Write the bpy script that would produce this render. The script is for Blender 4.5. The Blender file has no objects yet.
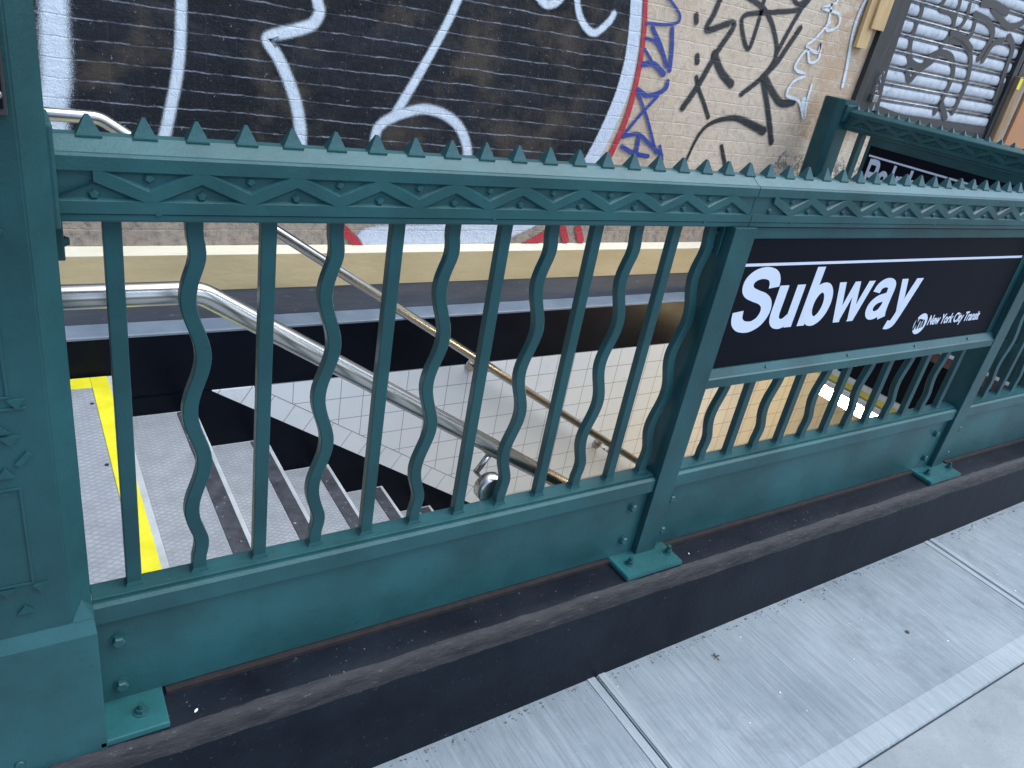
"""A green iron railing round a subway stair against a graffiti wall."""
WHITE_LETTERS = [
 ([(0.34, 1.087), (0.334, 0.98), (0.33, 0.898), (0.325, 0.812), (0.309, 0.738), (0.306, 0.678), (0.3, 0.571)], [0.0702, 0.0729, 0.0783, 0.0783, 0.081, 0.081, 0.0864]),
 ([(0.689, 1.128), (0.685, 1.086), (0.68, 0.969), (0.668, 0.863), (0.648, 0.767), (0.624, 0.663), (0.603, 0.586)], [0.0308, 0.0319, 0.033, 0.0341, 0.0341, 0.0363, 0.0363]),
 ([(1.114, 1.195), (1.116, 1.149), (1.126, 1.114), (1.103, 1.073), (1.046, 1.047), (0.963, 1.017), (0.957, 0.998), (0.992, 0.951), (1.029, 0.884), (1.061, 0.803), (1.079, 0.718), (1.082, 0.647)], [0.036, 0.036, 0.0372, 0.0372, 0.0384, 0.0372, 0.0384, 0.0384, 0.0396, 0.0408, 0.042, 0.0432]),
 ([(1.655, 1.263), (1.644, 1.227), (1.614, 1.148), (1.566, 1.045), (1.519, 0.952), (1.469, 0.857), (1.431, 0.787)], [0.0313, 0.0314, 0.0313, 0.0323, 0.0342, 0.0352, 0.0342]),
 ([(1.366, 0.701), (1.378, 0.75), (1.423, 0.787), (1.503, 0.819), (1.565, 0.832), (1.645, 0.82), (1.719, 0.779), (1.768, 0.707), (1.786, 0.626)], [0.037, 0.037, 0.037, 0.037, 0.037, 0.038, 0.039, 0.04, 0.041]),
 ([(1.983, 1.299), (2.033, 1.271), (2.083, 1.285), (2.113, 1.326)], [0.0306, 0.0315, 0.0315, 0.0315]),
 ([(2.168, 1.341), (2.187, 1.289), (2.214, 1.245), (2.266, 1.206), (2.309, 1.204), (2.361, 1.25), (2.378, 1.283)], [0.028, 0.028, 0.0296, 0.0296, 0.0296, 0.0304, 0.0296]),
]
WHITE_ARC = [
 ([(2.472, 1.407), (2.484, 1.352), (2.509, 1.238), (2.524, 1.119), (2.519, 0.985), (2.489, 0.853), (2.441, 0.712), (2.377, 0.586), (2.272, 0.481), (2.125, 0.395), (1.925, 0.339), (1.657, 0.316), (1.408, 0.313), (1.354, 0.288)], [0.0612, 0.0629, 0.0646, 0.068, 0.0756, 0.0774, 0.0792, 0.0828, 0.092, 0.1012, 0.1196, 0.1144, 0.1032, 0.086]),
]
RED_ARC = [
 ([(2.52, 1.414), (2.532, 1.359), (2.558, 1.265), (2.579, 1.146), (2.585, 1.0), (2.573, 0.868), (2.536, 0.731), (2.485, 0.6), (2.394, 0.456), (2.266, 0.34), (2.126, 0.263)], [0.0216, 0.0222, 0.0234, 0.024, 0.0273, 0.0301, 0.0315, 0.0329, 0.0384, 0.0441, 0.0432]),
]
RED_MARKS = [
 ([(1.256, 0.362), (1.3, 0.321), (1.347, 0.271)], [0.041, 0.041, 0.043]),
 ([(2.342, 0.359), (2.374, 0.3)], [0.0441, 0.0441]),
 ([(2.431, 0.359), (2.464, 0.3)], [0.0441, 0.045]),
]
BLUE_TAG = [
 ([(2.643, 1.391), (2.734, 1.337), (2.741, 1.301), (2.669, 1.282), (2.566, 1.274)], [0.0133, 0.0136, 0.0136, 0.0136, 0.0136]),
 ([(2.606, 1.259), (2.676, 1.195), (2.739, 1.118)], [0.0195, 0.02, 0.0205]),
 ([(2.719, 1.27), (2.746, 1.186), (2.763, 1.103)], [0.0214, 0.022, 0.0225]),
 ([(2.58, 1.215), (2.642, 1.207), (2.707, 1.157)], [0.0137, 0.014, 0.0143]),
 ([(2.588, 1.172), (2.644, 1.128)], [0.014, 0.014]),
 ([(2.597, 1.111), (2.66, 1.118), (2.733, 1.083)], [0.0246, 0.0246, 0.0252]),
 ([(2.601, 1.005), (2.662, 0.985), (2.725, 1.0), (2.766, 1.026), (2.767, 1.056)], [0.0205, 0.021, 0.0215, 0.0215, 0.021]),
 ([(2.607, 0.989), (2.693, 0.891), (2.802, 0.737)], [0.0151, 0.0158, 0.0169]),
 ([(2.729, 0.987), (2.653, 0.901), (2.584, 0.811)], [0.0155, 0.0158, 0.0158]),
 ([(2.577, 0.797), (2.664, 0.812), (2.744, 0.776), (2.845, 0.725)], [0.0185, 0.0189, 0.0193, 0.0197]),
 ([(2.584, 0.752), (2.667, 0.725), (2.758, 0.716)], [0.0203, 0.0207, 0.0211]),
 ([(2.674, 0.799), (2.683, 0.693)], [0.0225, 0.0235]),
 ([(2.818, 0.766), (2.854, 0.702)], [0.0184, 0.0192]),
]
BLACK_TAG = [
 ([(2.966, 1.447), (2.948, 1.367), (2.932, 1.294), (3.09, 1.344), (3.027, 1.207), (2.966, 1.059), (2.903, 0.949)], [0.0266, 0.028, 0.0287, 0.028, 0.0294, 0.0308, 0.0315]),
 ([(2.842, 1.344), (2.853, 1.316)], [0.0254, 0.0254]),
 ([(2.912, 1.18), (2.922, 1.156)], [0.0287, 0.0294]),
 ([(2.94, 1.092), (2.972, 1.046), (3.026, 0.991), (3.089, 0.922)], [0.0215, 0.022, 0.022, 0.023]),
 ([(3.016, 1.201), (3.093, 1.13), (3.182, 1.084)], [0.0378, 0.0387, 0.0396]),
 ([(3.119, 1.462), (3.259, 1.428), (3.358, 1.358), (3.433, 1.25), (3.393, 1.148), (3.27, 1.046)], [0.0234, 0.0246, 0.0252, 0.0264, 0.027, 0.027]),
 ([(3.241, 1.481), (3.245, 1.352), (3.229, 1.249), (3.154, 1.323), (3.146, 1.386), (3.339, 1.426), (3.499, 1.462), (3.562, 1.529)], [0.022, 0.0226, 0.0237, 0.0231, 0.022, 0.0225, 0.0231, 0.0225]),
 ([(3.516, 1.473), (3.476, 1.374), (3.433, 1.25)], [0.0246, 0.0258, 0.0264]),
 ([(3.548, 1.383), (3.497, 1.29), (3.453, 1.211), (3.383, 1.137)], [0.0294, 0.0308, 0.0315, 0.0315]),
 ([(3.383, 1.137), (3.48, 1.012), (3.598, 0.834)], [0.0315, 0.0329, 0.035]),
 ([(3.418, 1.127), (3.497, 1.072), (3.58, 1.031), (3.67, 1.044)], [0.0368, 0.0368, 0.0384, 0.0392]),
 ([(3.019, 0.71), (3.059, 0.839), (3.132, 0.902), (3.27, 0.932), (3.397, 0.912), (3.51, 0.885)], [0.0144, 0.0188, 0.0212, 0.0288, 0.0384, 0.045]),
 ([(3.235, 0.792), (3.305, 0.694)], [0.0221, 0.0229]),
 ([(3.401, 1.522), (3.481, 1.482), (3.558, 1.537)], [0.02, 0.021, 0.0205]),
]
WHITE_TAG = [
 ([(3.747, 1.566), (3.747, 1.525), (3.662, 1.49), (3.796, 1.481), (3.819, 1.429), (3.745, 1.4), (3.733, 1.463), (3.719, 1.516)], [0.0126, 0.0126, 0.0126, 0.0129, 0.0132, 0.0132, 0.0126, 0.0126]),
 ([(3.748, 1.438), (3.681, 1.355), (3.633, 1.311), (3.731, 1.294), (3.729, 1.342), (3.753, 1.268), (3.694, 1.242), (3.643, 1.294), (3.594, 1.222), (3.615, 1.195), (3.688, 1.179), (3.614, 1.137), (3.599, 1.072), (3.706, 1.052), (3.79, 0.972), (3.772, 1.053), (3.767, 1.138)], [0.0141, 0.0141, 0.0141, 0.0144, 0.0144, 0.0144, 0.0144, 0.0144, 0.0147, 0.0147, 0.015, 0.015, 0.015, 0.0154, 0.016, 0.0157, 0.0154]),
 ([(3.977, 1.6), (3.954, 1.499), (3.96, 1.404), (4.003, 1.247), (4.021, 1.158)], [0.0189, 0.0198, 0.0202, 0.0212, 0.022]),
 ([(3.743, 1.06), (3.774, 1.002)], [0.0336, 0.035]),
]
SHUTTER_STROKES = [
 ([(4.418, 1.657), (4.444, 1.582), (4.44, 1.512), (4.447, 1.442), (4.473, 1.383), (4.521, 1.337), (4.629, 1.327), (4.687, 1.387), (4.77, 1.416), (4.858, 1.413), (4.925, 1.382), (4.978, 1.31), (4.978, 1.231), (4.966, 1.161), (4.945, 1.101)], [0.022, 0.0225, 0.023, 0.024, 0.024, 0.025, 0.025, 0.0245, 0.0245, 0.0255, 0.0255, 0.0265, 0.027, 0.0275, 0.028]),
 ([(4.611, 1.676), (4.609, 1.626), (4.716, 1.621), (4.774, 1.588), (4.79, 1.527), (4.758, 1.46), (4.733, 1.382), (4.624, 1.305), (4.566, 1.245), (4.498, 1.313)], [0.0202, 0.0207, 0.0211, 0.0216, 0.0216, 0.022, 0.0225, 0.0225, 0.023, 0.0225]),
 ([(4.759, 1.698), (4.769, 1.659), (4.781, 1.578)], [0.0184, 0.0184, 0.0188]),
 ([(4.867, 1.683), (4.882, 1.613), (4.852, 1.556)], [0.0184, 0.0192, 0.0192]),
 ([(4.954, 1.644), (5.05, 1.636), (5.128, 1.625), (5.22, 1.572), (5.206, 1.481), (5.177, 1.433)], [0.0264, 0.0264, 0.0269, 0.0275, 0.0281, 0.0286]),
 ([(4.986, 1.606), (4.994, 1.543), (4.938, 1.504), (4.82, 1.489)], [0.0216, 0.022, 0.0225, 0.0221]),
 ([(4.95, 1.489), (5.058, 1.453), (5.125, 1.371), (5.152, 1.282), (5.147, 1.188), (5.136, 1.116)], [0.0225, 0.023, 0.0238, 0.0243, 0.0247, 0.0252]),
 ([(5.11, 1.698), (5.205, 1.668), (5.356, 1.634), (5.49, 1.674), (5.531, 1.736)], [0.024, 0.024, 0.025, 0.025, 0.025]),
 ([(4.986, 1.711), (5.114, 1.719), (5.272, 1.699)], [0.0282, 0.0282, 0.0288]),
 ([(5.354, 1.556), (5.264, 1.522), (5.228, 1.428)], [0.0234, 0.0229, 0.0238]),
 ([(5.401, 1.584), (5.502, 1.528), (5.521, 1.426), (5.541, 1.321), (5.551, 1.225)], [0.0255, 0.026, 0.027, 0.028, 0.029]),
 ([(4.79, 1.527), (4.93, 1.513), (5.051, 1.474)], [0.0192, 0.0196, 0.0204]),
 ([(4.301, 1.582), (4.305, 1.494), (4.311, 1.395), (4.315, 1.293), (4.327, 1.2), (4.353, 1.095)], [0.018, 0.0184, 0.0192, 0.0196, 0.02, 0.0208]),
 ([(4.369, 1.07), (4.646, 1.042), (4.991, 1.04), (5.319, 1.034), (5.639, 1.038)], [0.0239, 0.0248, 0.0257, 0.027, 0.0279]),
 ([(5.574, 1.312), (5.598, 1.229), (5.598, 1.142)], [0.028, 0.029, 0.0295]),
 ([(4.974, 1.15), (5.076, 1.076)], [0.0247, 0.0257]),
]
import bpy, bmesh, math, random
from mathutils import Vector, Matrix, noise
random.seed(7)
PI = math.pi
scene = bpy.context.scene
COL = scene.collection

# ------------------------------------------------------------------ materials
def new_mat(name):
    m = bpy.data.materials.new(name); m.use_nodes = True
    nt = m.node_tree; nt.nodes.clear()
    out = nt.nodes.new('ShaderNodeOutputMaterial'); p = nt.nodes.new('ShaderNodeBsdfPrincipled')
    nt.links.new(p.outputs[0], out.inputs[0])
    return m, nt, p, out
def N(nt, kind, **kw):
    n = nt.nodes.new(kind)
    for k, v in kw.items(): setattr(n, k, v)
    return n
def obj_coords(nt, scale=(1, 1, 1)):
    tc = N(nt, 'ShaderNodeTexCoord'); mp = N(nt, 'ShaderNodeMapping'); mp.inputs['Scale'].default_value = scale
    nt.links.new(tc.outputs['Object'], mp.inputs[0]); return mp.outputs[0]
def noise_tex(nt, vec, scale, detail=4, rough=.55, dist=0):
    n = N(nt, 'ShaderNodeTexNoise'); n.inputs['Scale'].default_value = scale; n.inputs['Detail'].default_value = detail
    n.inputs['Roughness'].default_value = rough; n.inputs['Distortion'].default_value = dist
    nt.links.new(vec, n.inputs['Vector']); return n.outputs['Fac']
def ramp(nt, fac, stops):
    r = N(nt, 'ShaderNodeValToRGB'); els = r.color_ramp.elements
    while len(els) < len(stops): els.new(.5)
    for e, (pos, c) in zip(els, stops):
        e.position = pos; e.color = (*c, 1) if len(c) == 3 else c
    nt.links.new(fac, r.inputs[0]); return r.outputs[0]
def g(v): return (v, v, v)
def mixc(nt, fac, a, b, mode='MIX'):
    m = N(nt, 'ShaderNodeMix', data_type='RGBA', blend_type=mode)
    for sock, val in ((m.inputs[0], fac), (m.inputs[6], a), (m.inputs[7], b)):
        if hasattr(val, 'is_linked') or hasattr(val, 'links'): nt.links.new(val, sock)
        elif isinstance(val, (int, float)): sock.default_value = val
        else: sock.default_value = (*val, 1)
    return m.outputs[2]
def mathn(nt, op, a, b=None, c=None, clamp=False):
    m = N(nt, 'ShaderNodeMath', operation=op); m.use_clamp = clamp
    for i, v in enumerate((a, b, c)):
        if v is None: continue
        if isinstance(v, (int, float)): m.inputs[i].default_value = v
        else: nt.links.new(v, m.inputs[i])
    return m.outputs[0]
def bump(nt, p, h, strength=.3, dist=.002):
    b = N(nt, 'ShaderNodeBump'); b.inputs['Strength'].default_value = strength; b.inputs['Distance'].default_value = dist
    nt.links.new(h, b.inputs['Height']); nt.links.new(b.outputs[0], p.inputs['Normal']); return b
def sep(nt, vec):
    s = N(nt, 'ShaderNodeSeparateXYZ'); nt.links.new(vec, s.inputs[0]); return s.outputs

def paint_green(name, base, rough=.36):
    m, nt, p, o = new_mat(name); v = obj_coords(nt)
    n1 = noise_tex(nt, v, 4, 5); n2 = noise_tex(nt, v, 260, 3)
    n3 = noise_tex(nt, v, 55, 4, .7)
    a = tuple(c*.74 for c in base); b = tuple(c*1.22 for c in base)
    c = mixc(nt, ramp(nt, n1, [(.35, g(0)), (.65, g(1))]), a, b)
    c = mixc(nt, ramp(nt, n3, [(.69, g(0)), (.76, g(.45))]), c, tuple(x*.5+.09 for x in base))
    c = mixc(nt, ramp(nt, noise_tex(nt, v, 17, 6, .75), [(.60, g(0)), (.72, g(.5))]), c, tuple(x*.55 for x in base))
    c = mixc(nt, ramp(nt, noise_tex(nt, v, 34, 7, .8), [(.735, g(0)), (.75, g(.8))]), c, (.10, .055, .035))
    nt.links.new(c, p.inputs['Base Color'])
    nt.links.new(mathn(nt, 'MULTIPLY_ADD', n3, .25, rough-.12), p.inputs['Roughness'])
    h = mathn(nt, 'MULTIPLY_ADD', n1, 2.0, mathn(nt, 'MULTIPLY', n2, .35))
    bump(nt, p, mathn(nt, 'MULTIPLY_ADD', n3, .9, h), .5, .0016)
    p.inputs['Specular IOR Level'].default_value = .34
    return m
GREEN = paint_green('green_paint', (.019, .079, .087), .34)
GREEN_D = paint_green('green_paint_posts', (.014, .066, .074), .34)

GREEN_SKYLIT = paint_green('skylit_green_plate', (.021, .100, .106), .28)  # base plate green, lightened to paint in the sky's reflection
def steel():
    m, nt, p, o = new_mat('brushed_steel'); v = obj_coords(nt, (1, 1, 1))
    n = noise_tex(nt, v, 12, 3)
    p.inputs['Metallic'].default_value = 1
    nt.links.new(ramp(nt, n, [(.3, (.56, .54, .51)), (.7, (.62, .60, .57))]), p.inputs['Base Color'])
    nt.links.new(mathn(nt, 'MULTIPLY_ADD', n, .0, .27), p.inputs['Roughness'])
    p.inputs['Anisotropic'].default_value = .4; return m
STEEL = steel()

GROUTQ = 0
# ---- the brick wall relief: running courses 57 mm high, shared by wall and paint so that paint follows the bricks
COURSE = .0592
def brick_fields(nt):
    v = obj_coords(nt)
    s = sep(nt, v)
    wob = noise_tex(nt, v, 6, 4, .6)
    wob2 = noise_tex(nt, v, 60, 3, .6)
    zz = mathn(nt, 'ADD', mathn(nt, 'DIVIDE', mathn(nt, 'ADD', s[2], -.0199), COURSE), mathn(nt, 'ADD', mathn(nt, 'MULTIPLY_ADD', wob, .3, -.15), mathn(nt, 'MULTIPLY_ADD', wob2, .12, -.06)))
    fr = mathn(nt, 'FRACT', zz)
    d = mathn(nt, 'ABSOLUTE', mathn(nt, 'SUBTRACT', fr, .5))      # 0 in the joint
    joint = mathn(nt, 'SUBTRACT', 1, mathn(nt, 'DIVIDE', d, .060), clamp=True)   # thin line
    row = mathn(nt, 'FLOOR', mathn(nt, 'ADD', zz, .5))
    off = mathn(nt, 'MULTIPLY', mathn(nt, 'MODULO', row, 2), .5)
    xx = mathn(nt, 'FRACT', mathn(nt, 'ADD', mathn(nt, 'DIVIDE', s[0], .19), off))
    dx = mathn(nt, 'ABSOLUTE', mathn(nt, 'SUBTRACT', xx, .5))
    vj = mathn(nt, 'SUBTRACT', 1, mathn(nt, 'DIVIDE', dx, .025), clamp=True)
    grain = noise_tex(nt, v, 150, 6, .7)
    lump = noise_tex(nt, v, 30, 5, .65)
    # lower lip of each joint catches the light, upper side falls in
    h = mathn(nt, 'SUBTRACT', mathn(nt, 'MULTIPLY_ADD', lump, 1.2, mathn(nt, 'MULTIPLY', grain, .7)), mathn(nt, 'MULTIPLY', joint, .3))
    h = mathn(nt, 'SUBTRACT', h, mathn(nt, 'MULTIPLY', vj, .15))
    return v, s, joint, vj, grain, lump, h
def brick_mat(name, kind):
    m, nt, p, o = new_mat(name)
    v, s, joint, vj, grain, lump, h = brick_fields(nt)
    big = noise_tex(nt, v, 2.2, 5, .6)
    spk = noise_tex(nt, v, 95, 4, .75)
    linebreak = ramp(nt, noise_tex(nt, v, 11, 4, .7), [(.40, g(.05)), (.62, g(1))])
    line = mathn(nt, 'MULTIPLY', joint, linebreak)
    if kind == 'tan':
        c = mixc(nt, ramp(nt, big, [(.35, g(0)), (.65, g(1))]), (.58, .45, .33), (.70, .575, .45))
        c = mixc(nt, ramp(nt, lump, [(.50, g(0)), (.72, g(.55))]), c, (.30, .235, .17))
        c = mixc(nt, ramp(nt, spk, [(.63, g(0)), (.70, g(.8))]), c, (.60, .56, .50))
        c = mixc(nt, ramp(nt, spk, [(.30, g(.7)), (.36, g(0))]), c, (.22, .17, .12))
        c = mixc(nt, mathn(nt, 'MULTIPLY', line, .7), c, (.70, .66, .60))
        # spalled, orange brick showing near the shutter, dark rough patch low by the corner post
        sp = mathn(nt, 'MULTIPLY', ramp(nt, s[0], [(.0, g(0)), (1, g(0))]), 0)
        def blob(x0, x1, z0, z1, sc, th):
            a = N(nt, 'ShaderNodeMapRange', interpolation_type='SMOOTHSTEP'); a.inputs[1].default_value = x0; a.inputs[2].default_value = x1; nt.links.new(s[0], a.inputs[0])
            b = N(nt, 'ShaderNodeMapRange', interpolation_type='SMOOTHSTEP'); b.inputs[1].default_value = z0; b.inputs[2].default_value = z1; nt.links.new(s[2], b.inputs[0])
            n = noise_tex(nt, v, sc, 6, .7)
            t = mathn(nt, 'MULTIPLY', mathn(nt, 'MULTIPLY', a.outputs[0], b.outputs[0]), 1)
            return ramp(nt, mathn(nt, 'MULTIPLY_ADD', t, .5, mathn(nt, 'SUBTRACT', n, .5)), [(th, g(0)), (th+.06, g(1))])
        c = mixc(nt, mathn(nt, 'MULTIPLY', blob(3.35, 3.9, .6, .95, 14, .42), .6), c, (.52, .33, .20))
        c = mixc(nt, mathn(nt, 'MULTIPLY', blob(3.5, 3.7, 1.0, .7, 45, .46), .8), c, (.13, .115, .11))
        ft = N(nt, 'ShaderNodeMapRange'); ft.inputs[1].default_value = .50; ft.inputs[2].default_value = .40; nt.links.new(s[2], ft.inputs[0])
        c = mixc(nt, mathn(nt, 'MULTIPLY', ft.outputs[0], ramp(nt, lump, [(.35, g(.9)), (.62, g(.35))])), c, (.17, .15, .145))
        rgh = .85
    elif kind == 'black':
        c = mixc(nt, ramp(nt, big, [(.3, g(0)), (.7, g(1))]), (.003, .005, .009), (.014, .017, .025))
        c = mixc(nt, ramp(nt, noise_tex(nt, v, 3.4, 5, .65), [(.50, g(0)), (.64, g(.8))]), c, (.075, .058, .045))
        c = mixc(nt, ramp(nt, noise_tex(nt, obj_coords(nt, (1, 1, 2)), 1.6, 6, .7, .6), [(.54, g(0)), (.70, g(.5))]), c, (.045, .052, .072))
        c = mixc(nt, ramp(nt, noise_tex(nt, v, 70, 6, .85), [(.54, g(0)), (.72, g(.6))]), c, (.05, .058, .085))
        c = mixc(nt, ramp(nt, spk, [(.66, g(0)), (.71, g(.9))]), c, (.40, .41, .46))
        c = mixc(nt, mathn(nt, 'MULTIPLY', line, .8), c, (.36, .40, .49))
        c = mixc(nt, mathn(nt, 'MULTIPLY', vj, .05), c, (.2, .2, .22))
        rgh = .62; p.inputs['Specular IOR Level'].default_value = .25
    elif kind == 'base':      # worn strip at the foot of the wall
        c = mixc(nt, ramp(nt, lump, [(.35, g(0)), (.6, g(1))]), (.17, .14, .12), (.34, .29, .25))
        c = mixc(nt, ramp(nt, spk, [(.55, g(0)), (.62, g(.9))]), c, (.5, .5, .5))
        rgh = .85
    nt.links.new(c, p.inputs['Base Color']); p.inputs['Roughness'].default_value = rgh
    bump(nt, p, h, .8, .006)
    return m
BRICK_TAN = brick_mat('tan_painted_brick', 'tan'); BRICK_BLACK = brick_mat('black_spray_on_brick', 'black')

def spray_mat(name, col, soft=.35, rgh=.6, relief=True, line=True):
    """spray paint: UV.x runs across the stroke, the rim breaks up into specks"""
    m, nt, p, o = new_mat(name)
    if relief: v, s, joint, vj, grain, lump, h = brick_fields(nt)
    else: v = obj_coords(nt); grain = noise_tex(nt, v, 150, 5, .7); h = grain
    uv = N(nt, 'ShaderNodeUVMap'); su = sep(nt, uv.outputs[0])
    e = mathn(nt, 'SUBTRACT', 1, mathn(nt, 'MULTIPLY', mathn(nt, 'ABSOLUTE', mathn(nt, 'SUBTRACT', su[0], .5)), 2))   # 0 rim 1 centre
    sp = noise_tex(nt, v, 420, 2, .6)
    a = ramp(nt, mathn(nt, 'ADD', mathn(nt, 'DIVIDE', e, soft), mathn(nt, 'MULTIPLY_ADD', sp, 1.6, -1.25)), [(.22, g(0)), (.62, g(1))])
    # joints stay partly bare
    if relief: a = mathn(nt, 'MULTIPLY', a, mathn(nt, 'SUBTRACT', 1, mathn(nt, 'MULTIPLY', mathn(nt, 'MULTIPLY', joint, ramp(nt, grain, [(.5, g(0)), (.6, g(1))])), .5)))
    nz = noise_tex(nt, v, 40, 4, .6)
    d = tuple(c*.78 for c in col)
    nt.links.new(mixc(nt, nz, d, col), p.inputs['Base Color'])
    nt.links.new(a, p.inputs['Alpha']); p.inputs['Roughness'].default_value = rgh
    bump(nt, p, h, .8 if relief else .2, .006 if relief else .001)
    return m
SP_WHITE = spray_mat('white_spray', (.74, .82, .92), .6)
SP_ARC = spray_mat('white_arc_spray', (.70, .77, .90), .3)
SP_RED = spray_mat('red_spray', (.55, .035, .06), .2)
SP_BLUE = spray_mat('blue_marker', (.03, .06, .33), .35)
SP_BLACK = spray_mat('black_tag_spray', (.022, .022, .028), .55)
SP_WTAG = spray_mat('white_tag_spray', (.80, .84, .90), .5)
SP_SHUT = spray_mat('dark_spray_on_shutter', (.045, .042, .045), .35, .5, relief=False)

def simple(name, c1, c2, scale=8, rough=.6, bscale=120, bstr=.25, bdist=.0015, specks=None, metallic=0, stretch=(1, 1, 1), spec=.5):
    m, nt, p, o = new_mat(name); v = obj_coords(nt, stretch)
    n = noise_tex(nt, v, scale, 6, .62); b = noise_tex(nt, v, bscale, 5, .65)
    c = mixc(nt, ramp(nt, n, [(.32, g(0)), (.68, g(1))]), c1, c2)
    if specks:
        c = mixc(nt, ramp(nt, noise_tex(nt, v, specks[1], 4, .8), [(specks[2], g(0)), (specks[2]+.05, g(specks[3]))]), c, specks[0])
    nt.links.new(c, p.inputs['Base Color']); p.inputs['Metallic'].default_value = metallic; p.inputs['Specular IOR Level'].default_value = spec
    nt.links.new(mathn(nt, 'MULTIPLY_ADD', n, .2, rough-.1), p.inputs['Roughness'])
    bump(nt, p, mathn(nt, 'ADD', b, n), bstr, bdist); return m
BLACK_GLOSS = simple('black_gloss_wall_paint', (.002, .003, .007), (.006, .008, .014), 3, .30, 25, .25, .003, ((.3, .3, .34), 120, .74, .6), spec=.1)
BLACK_CURB = simple('black_kerb_paint', (.003, .005, .010), (.010, .014, .022), 5, .50, 60, .5, .002, ((.12, .13, .16), 70, .64, .5), spec=.14)
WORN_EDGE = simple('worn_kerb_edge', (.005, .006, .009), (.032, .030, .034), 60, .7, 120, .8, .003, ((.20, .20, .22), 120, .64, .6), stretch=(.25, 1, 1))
RUST = simple('rust_brown_sealant', (.007, .007, .009), (.024, .015, .016), 30, .8)
PURPLE = simple('grey_purple_plinth_paint', (.060, .066, .078), (.115, .115, .128), 6, .65, 50, .5, .003, ((.28, .28, .33), 60, .62, .5), stretch=(.3, 1, 1.5))
BLUEGREY = simple('sky_tinted_ledge', (.13, .165, .215), (.18, .22, .27), 9, .5, 50, .4, .002)  # reflected sky on the ledge top, put into the colour as blue-grey
BEIGE = simple('beige_plinth_paint', (.50, .38, .20), (.62, .49, .29), 5, .6, 40, .4, .003, ((.30, .23, .14), 17, .63, .45), stretch=(.5, 1, 1.6))
CREAM = simple('cream_bevel_paint', (.68, .61, .46), (.76, .70, .56), 8, .6)
CONCRETE = simple('light_step_concrete', (.34, .36, .385), (.47, .495, .52), 12, .8, 160, .4, .001, ((.30, .31, .33), 120, .62, .5))
DARK_STRIP = simple('worn_antislip_strip', (.016, .018, .026), (.06, .065, .082), 22, .75, 200, .6, .001, ((.42, .43, .45), 45, .62, .8))
YELLOW = simple('yellow_safety_paint', (.66, .58, .012), (.78, .70, .03), 14, .6, 150, .3, .001, ((.35, .33, .10), 40, .72, .6))
SIGN_BLACK = simple('black_sign_enamel', (.005, .006, .011), (.007, .008, .014), 3, .5, 6, .08, .002, spec=.05)
SIGN_WHITE = simple('white_vinyl', (.60, .66, .80), (.64, .70, .84), 10, .4)
WHITE_ENAMEL = simple('white_fixture_enamel', (.7, .7, .68), (.78, .78, .75), 8, .4)
YELLOW_EDGE = simple('yellow_header_stripe', (.75, .60, .08), (.82, .68, .12), 8, .45)
BROWN_CEIL = simple('tan_ceiling_paint', (.30, .21, .12), (.38, .27, .16), 6, .5)
PINK_BROWN = simple('reddish_brown_kerb_paint', (.13, .055, .055), (.22, .11, .105), 25, .7)
WOOD = simple('raw_pine', (.50, .32, .14), (.66, .45, .22), 7, .6, 40, .4, .001, stretch=(6, 6, .8))
WOOD_DARK = simple('weathered_timber', (.22, .13, .07), (.40, .26, .15), 7, .7, 40, .5, .002, stretch=(6, 6, .8))
ORANGE = simple('orange_brown_panel_paint', (.42, .18, .08), (.50, .23, .11), 3, .5, 60, .2, .001)
DARK_FRAME = simple('black_painted_frame', (.016, .016, .018), (.045, .043, .045), 14, .55, 50, .5, .003, ((.25, .24, .24), 50, .70, .7), stretch=(3, 3, .5))
SHUTTER = simple('painted_shutter_metal', (.40, .43, .49), (.58, .61, .66), 16, .42, 60, .15, .001, ((.22, .24, .30), 22, .58, .6))
SHUT_ROD = simple('bare_shutter_metal', (.16, .16, .18), (.48, .48, .50), 30, .36, 80, .2, .001, metallic=.8)
RENDER_GREY = simple('grey_render', (.33, .31, .29), (.45, .42, .39), 6, .85, 60, .6, .003)
CHALK = simple('white_paint_chip', (.75, .75, .75), (.85, .85, .85))
LEAF = simple('dry_leaf', (.05, .03, .02), (.10, .06, .03))
DARK = simple('dark_metal', (.015, .015, .016), (.03, .03, .03))
BRASS_YEL = simple('yellow_tape', (.75, .68, .03), (.8, .72, .05))

ASPHALT = simple('asphalt', (.035, .035, .037), (.06, .06, .062), 3, .8, 200, .6, .003)
def plate_mat():
    m, nt, p, o = new_mat('crosshatched_tread_plate'); v = obj_coords(nt); s = sep(nt, v)
    def hatch(a, b):
        t = mathn(nt, 'ADD', mathn(nt, 'MULTIPLY', s[0], a), mathn(nt, 'MULTIPLY', s[1], b))
        return mathn(nt, 'POWER', mathn(nt, 'ABSOLUTE', mathn(nt, 'SINE', t)), 5)
    h = mathn(nt, 'MAXIMUM', hatch(95, 165), hatch(-95, 165))
    n = noise_tex(nt, v, 14, 6, .7); n2 = noise_tex(nt, v, 90, 5, .7)
    c = mixc(nt, ramp(nt, n, [(.3, g(0)), (.7, g(1))]), (.23, .25, .28), (.36, .385, .42))
    c = mixc(nt, mathn(nt, 'MULTIPLY', h, .6), c, (.20, .205, .23))
    c = mixc(nt, ramp(nt, n2, [(.62, g(0)), (.7, g(.5))]), c, (.24, .24, .26))
    nt.links.new(c, p.inputs['Base Color']); p.inputs['Roughness'].default_value = .6
    bump(nt, p, h, -.5 if False else .5, .0015).invert = True; return m
PLATE = plate_mat()

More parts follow.
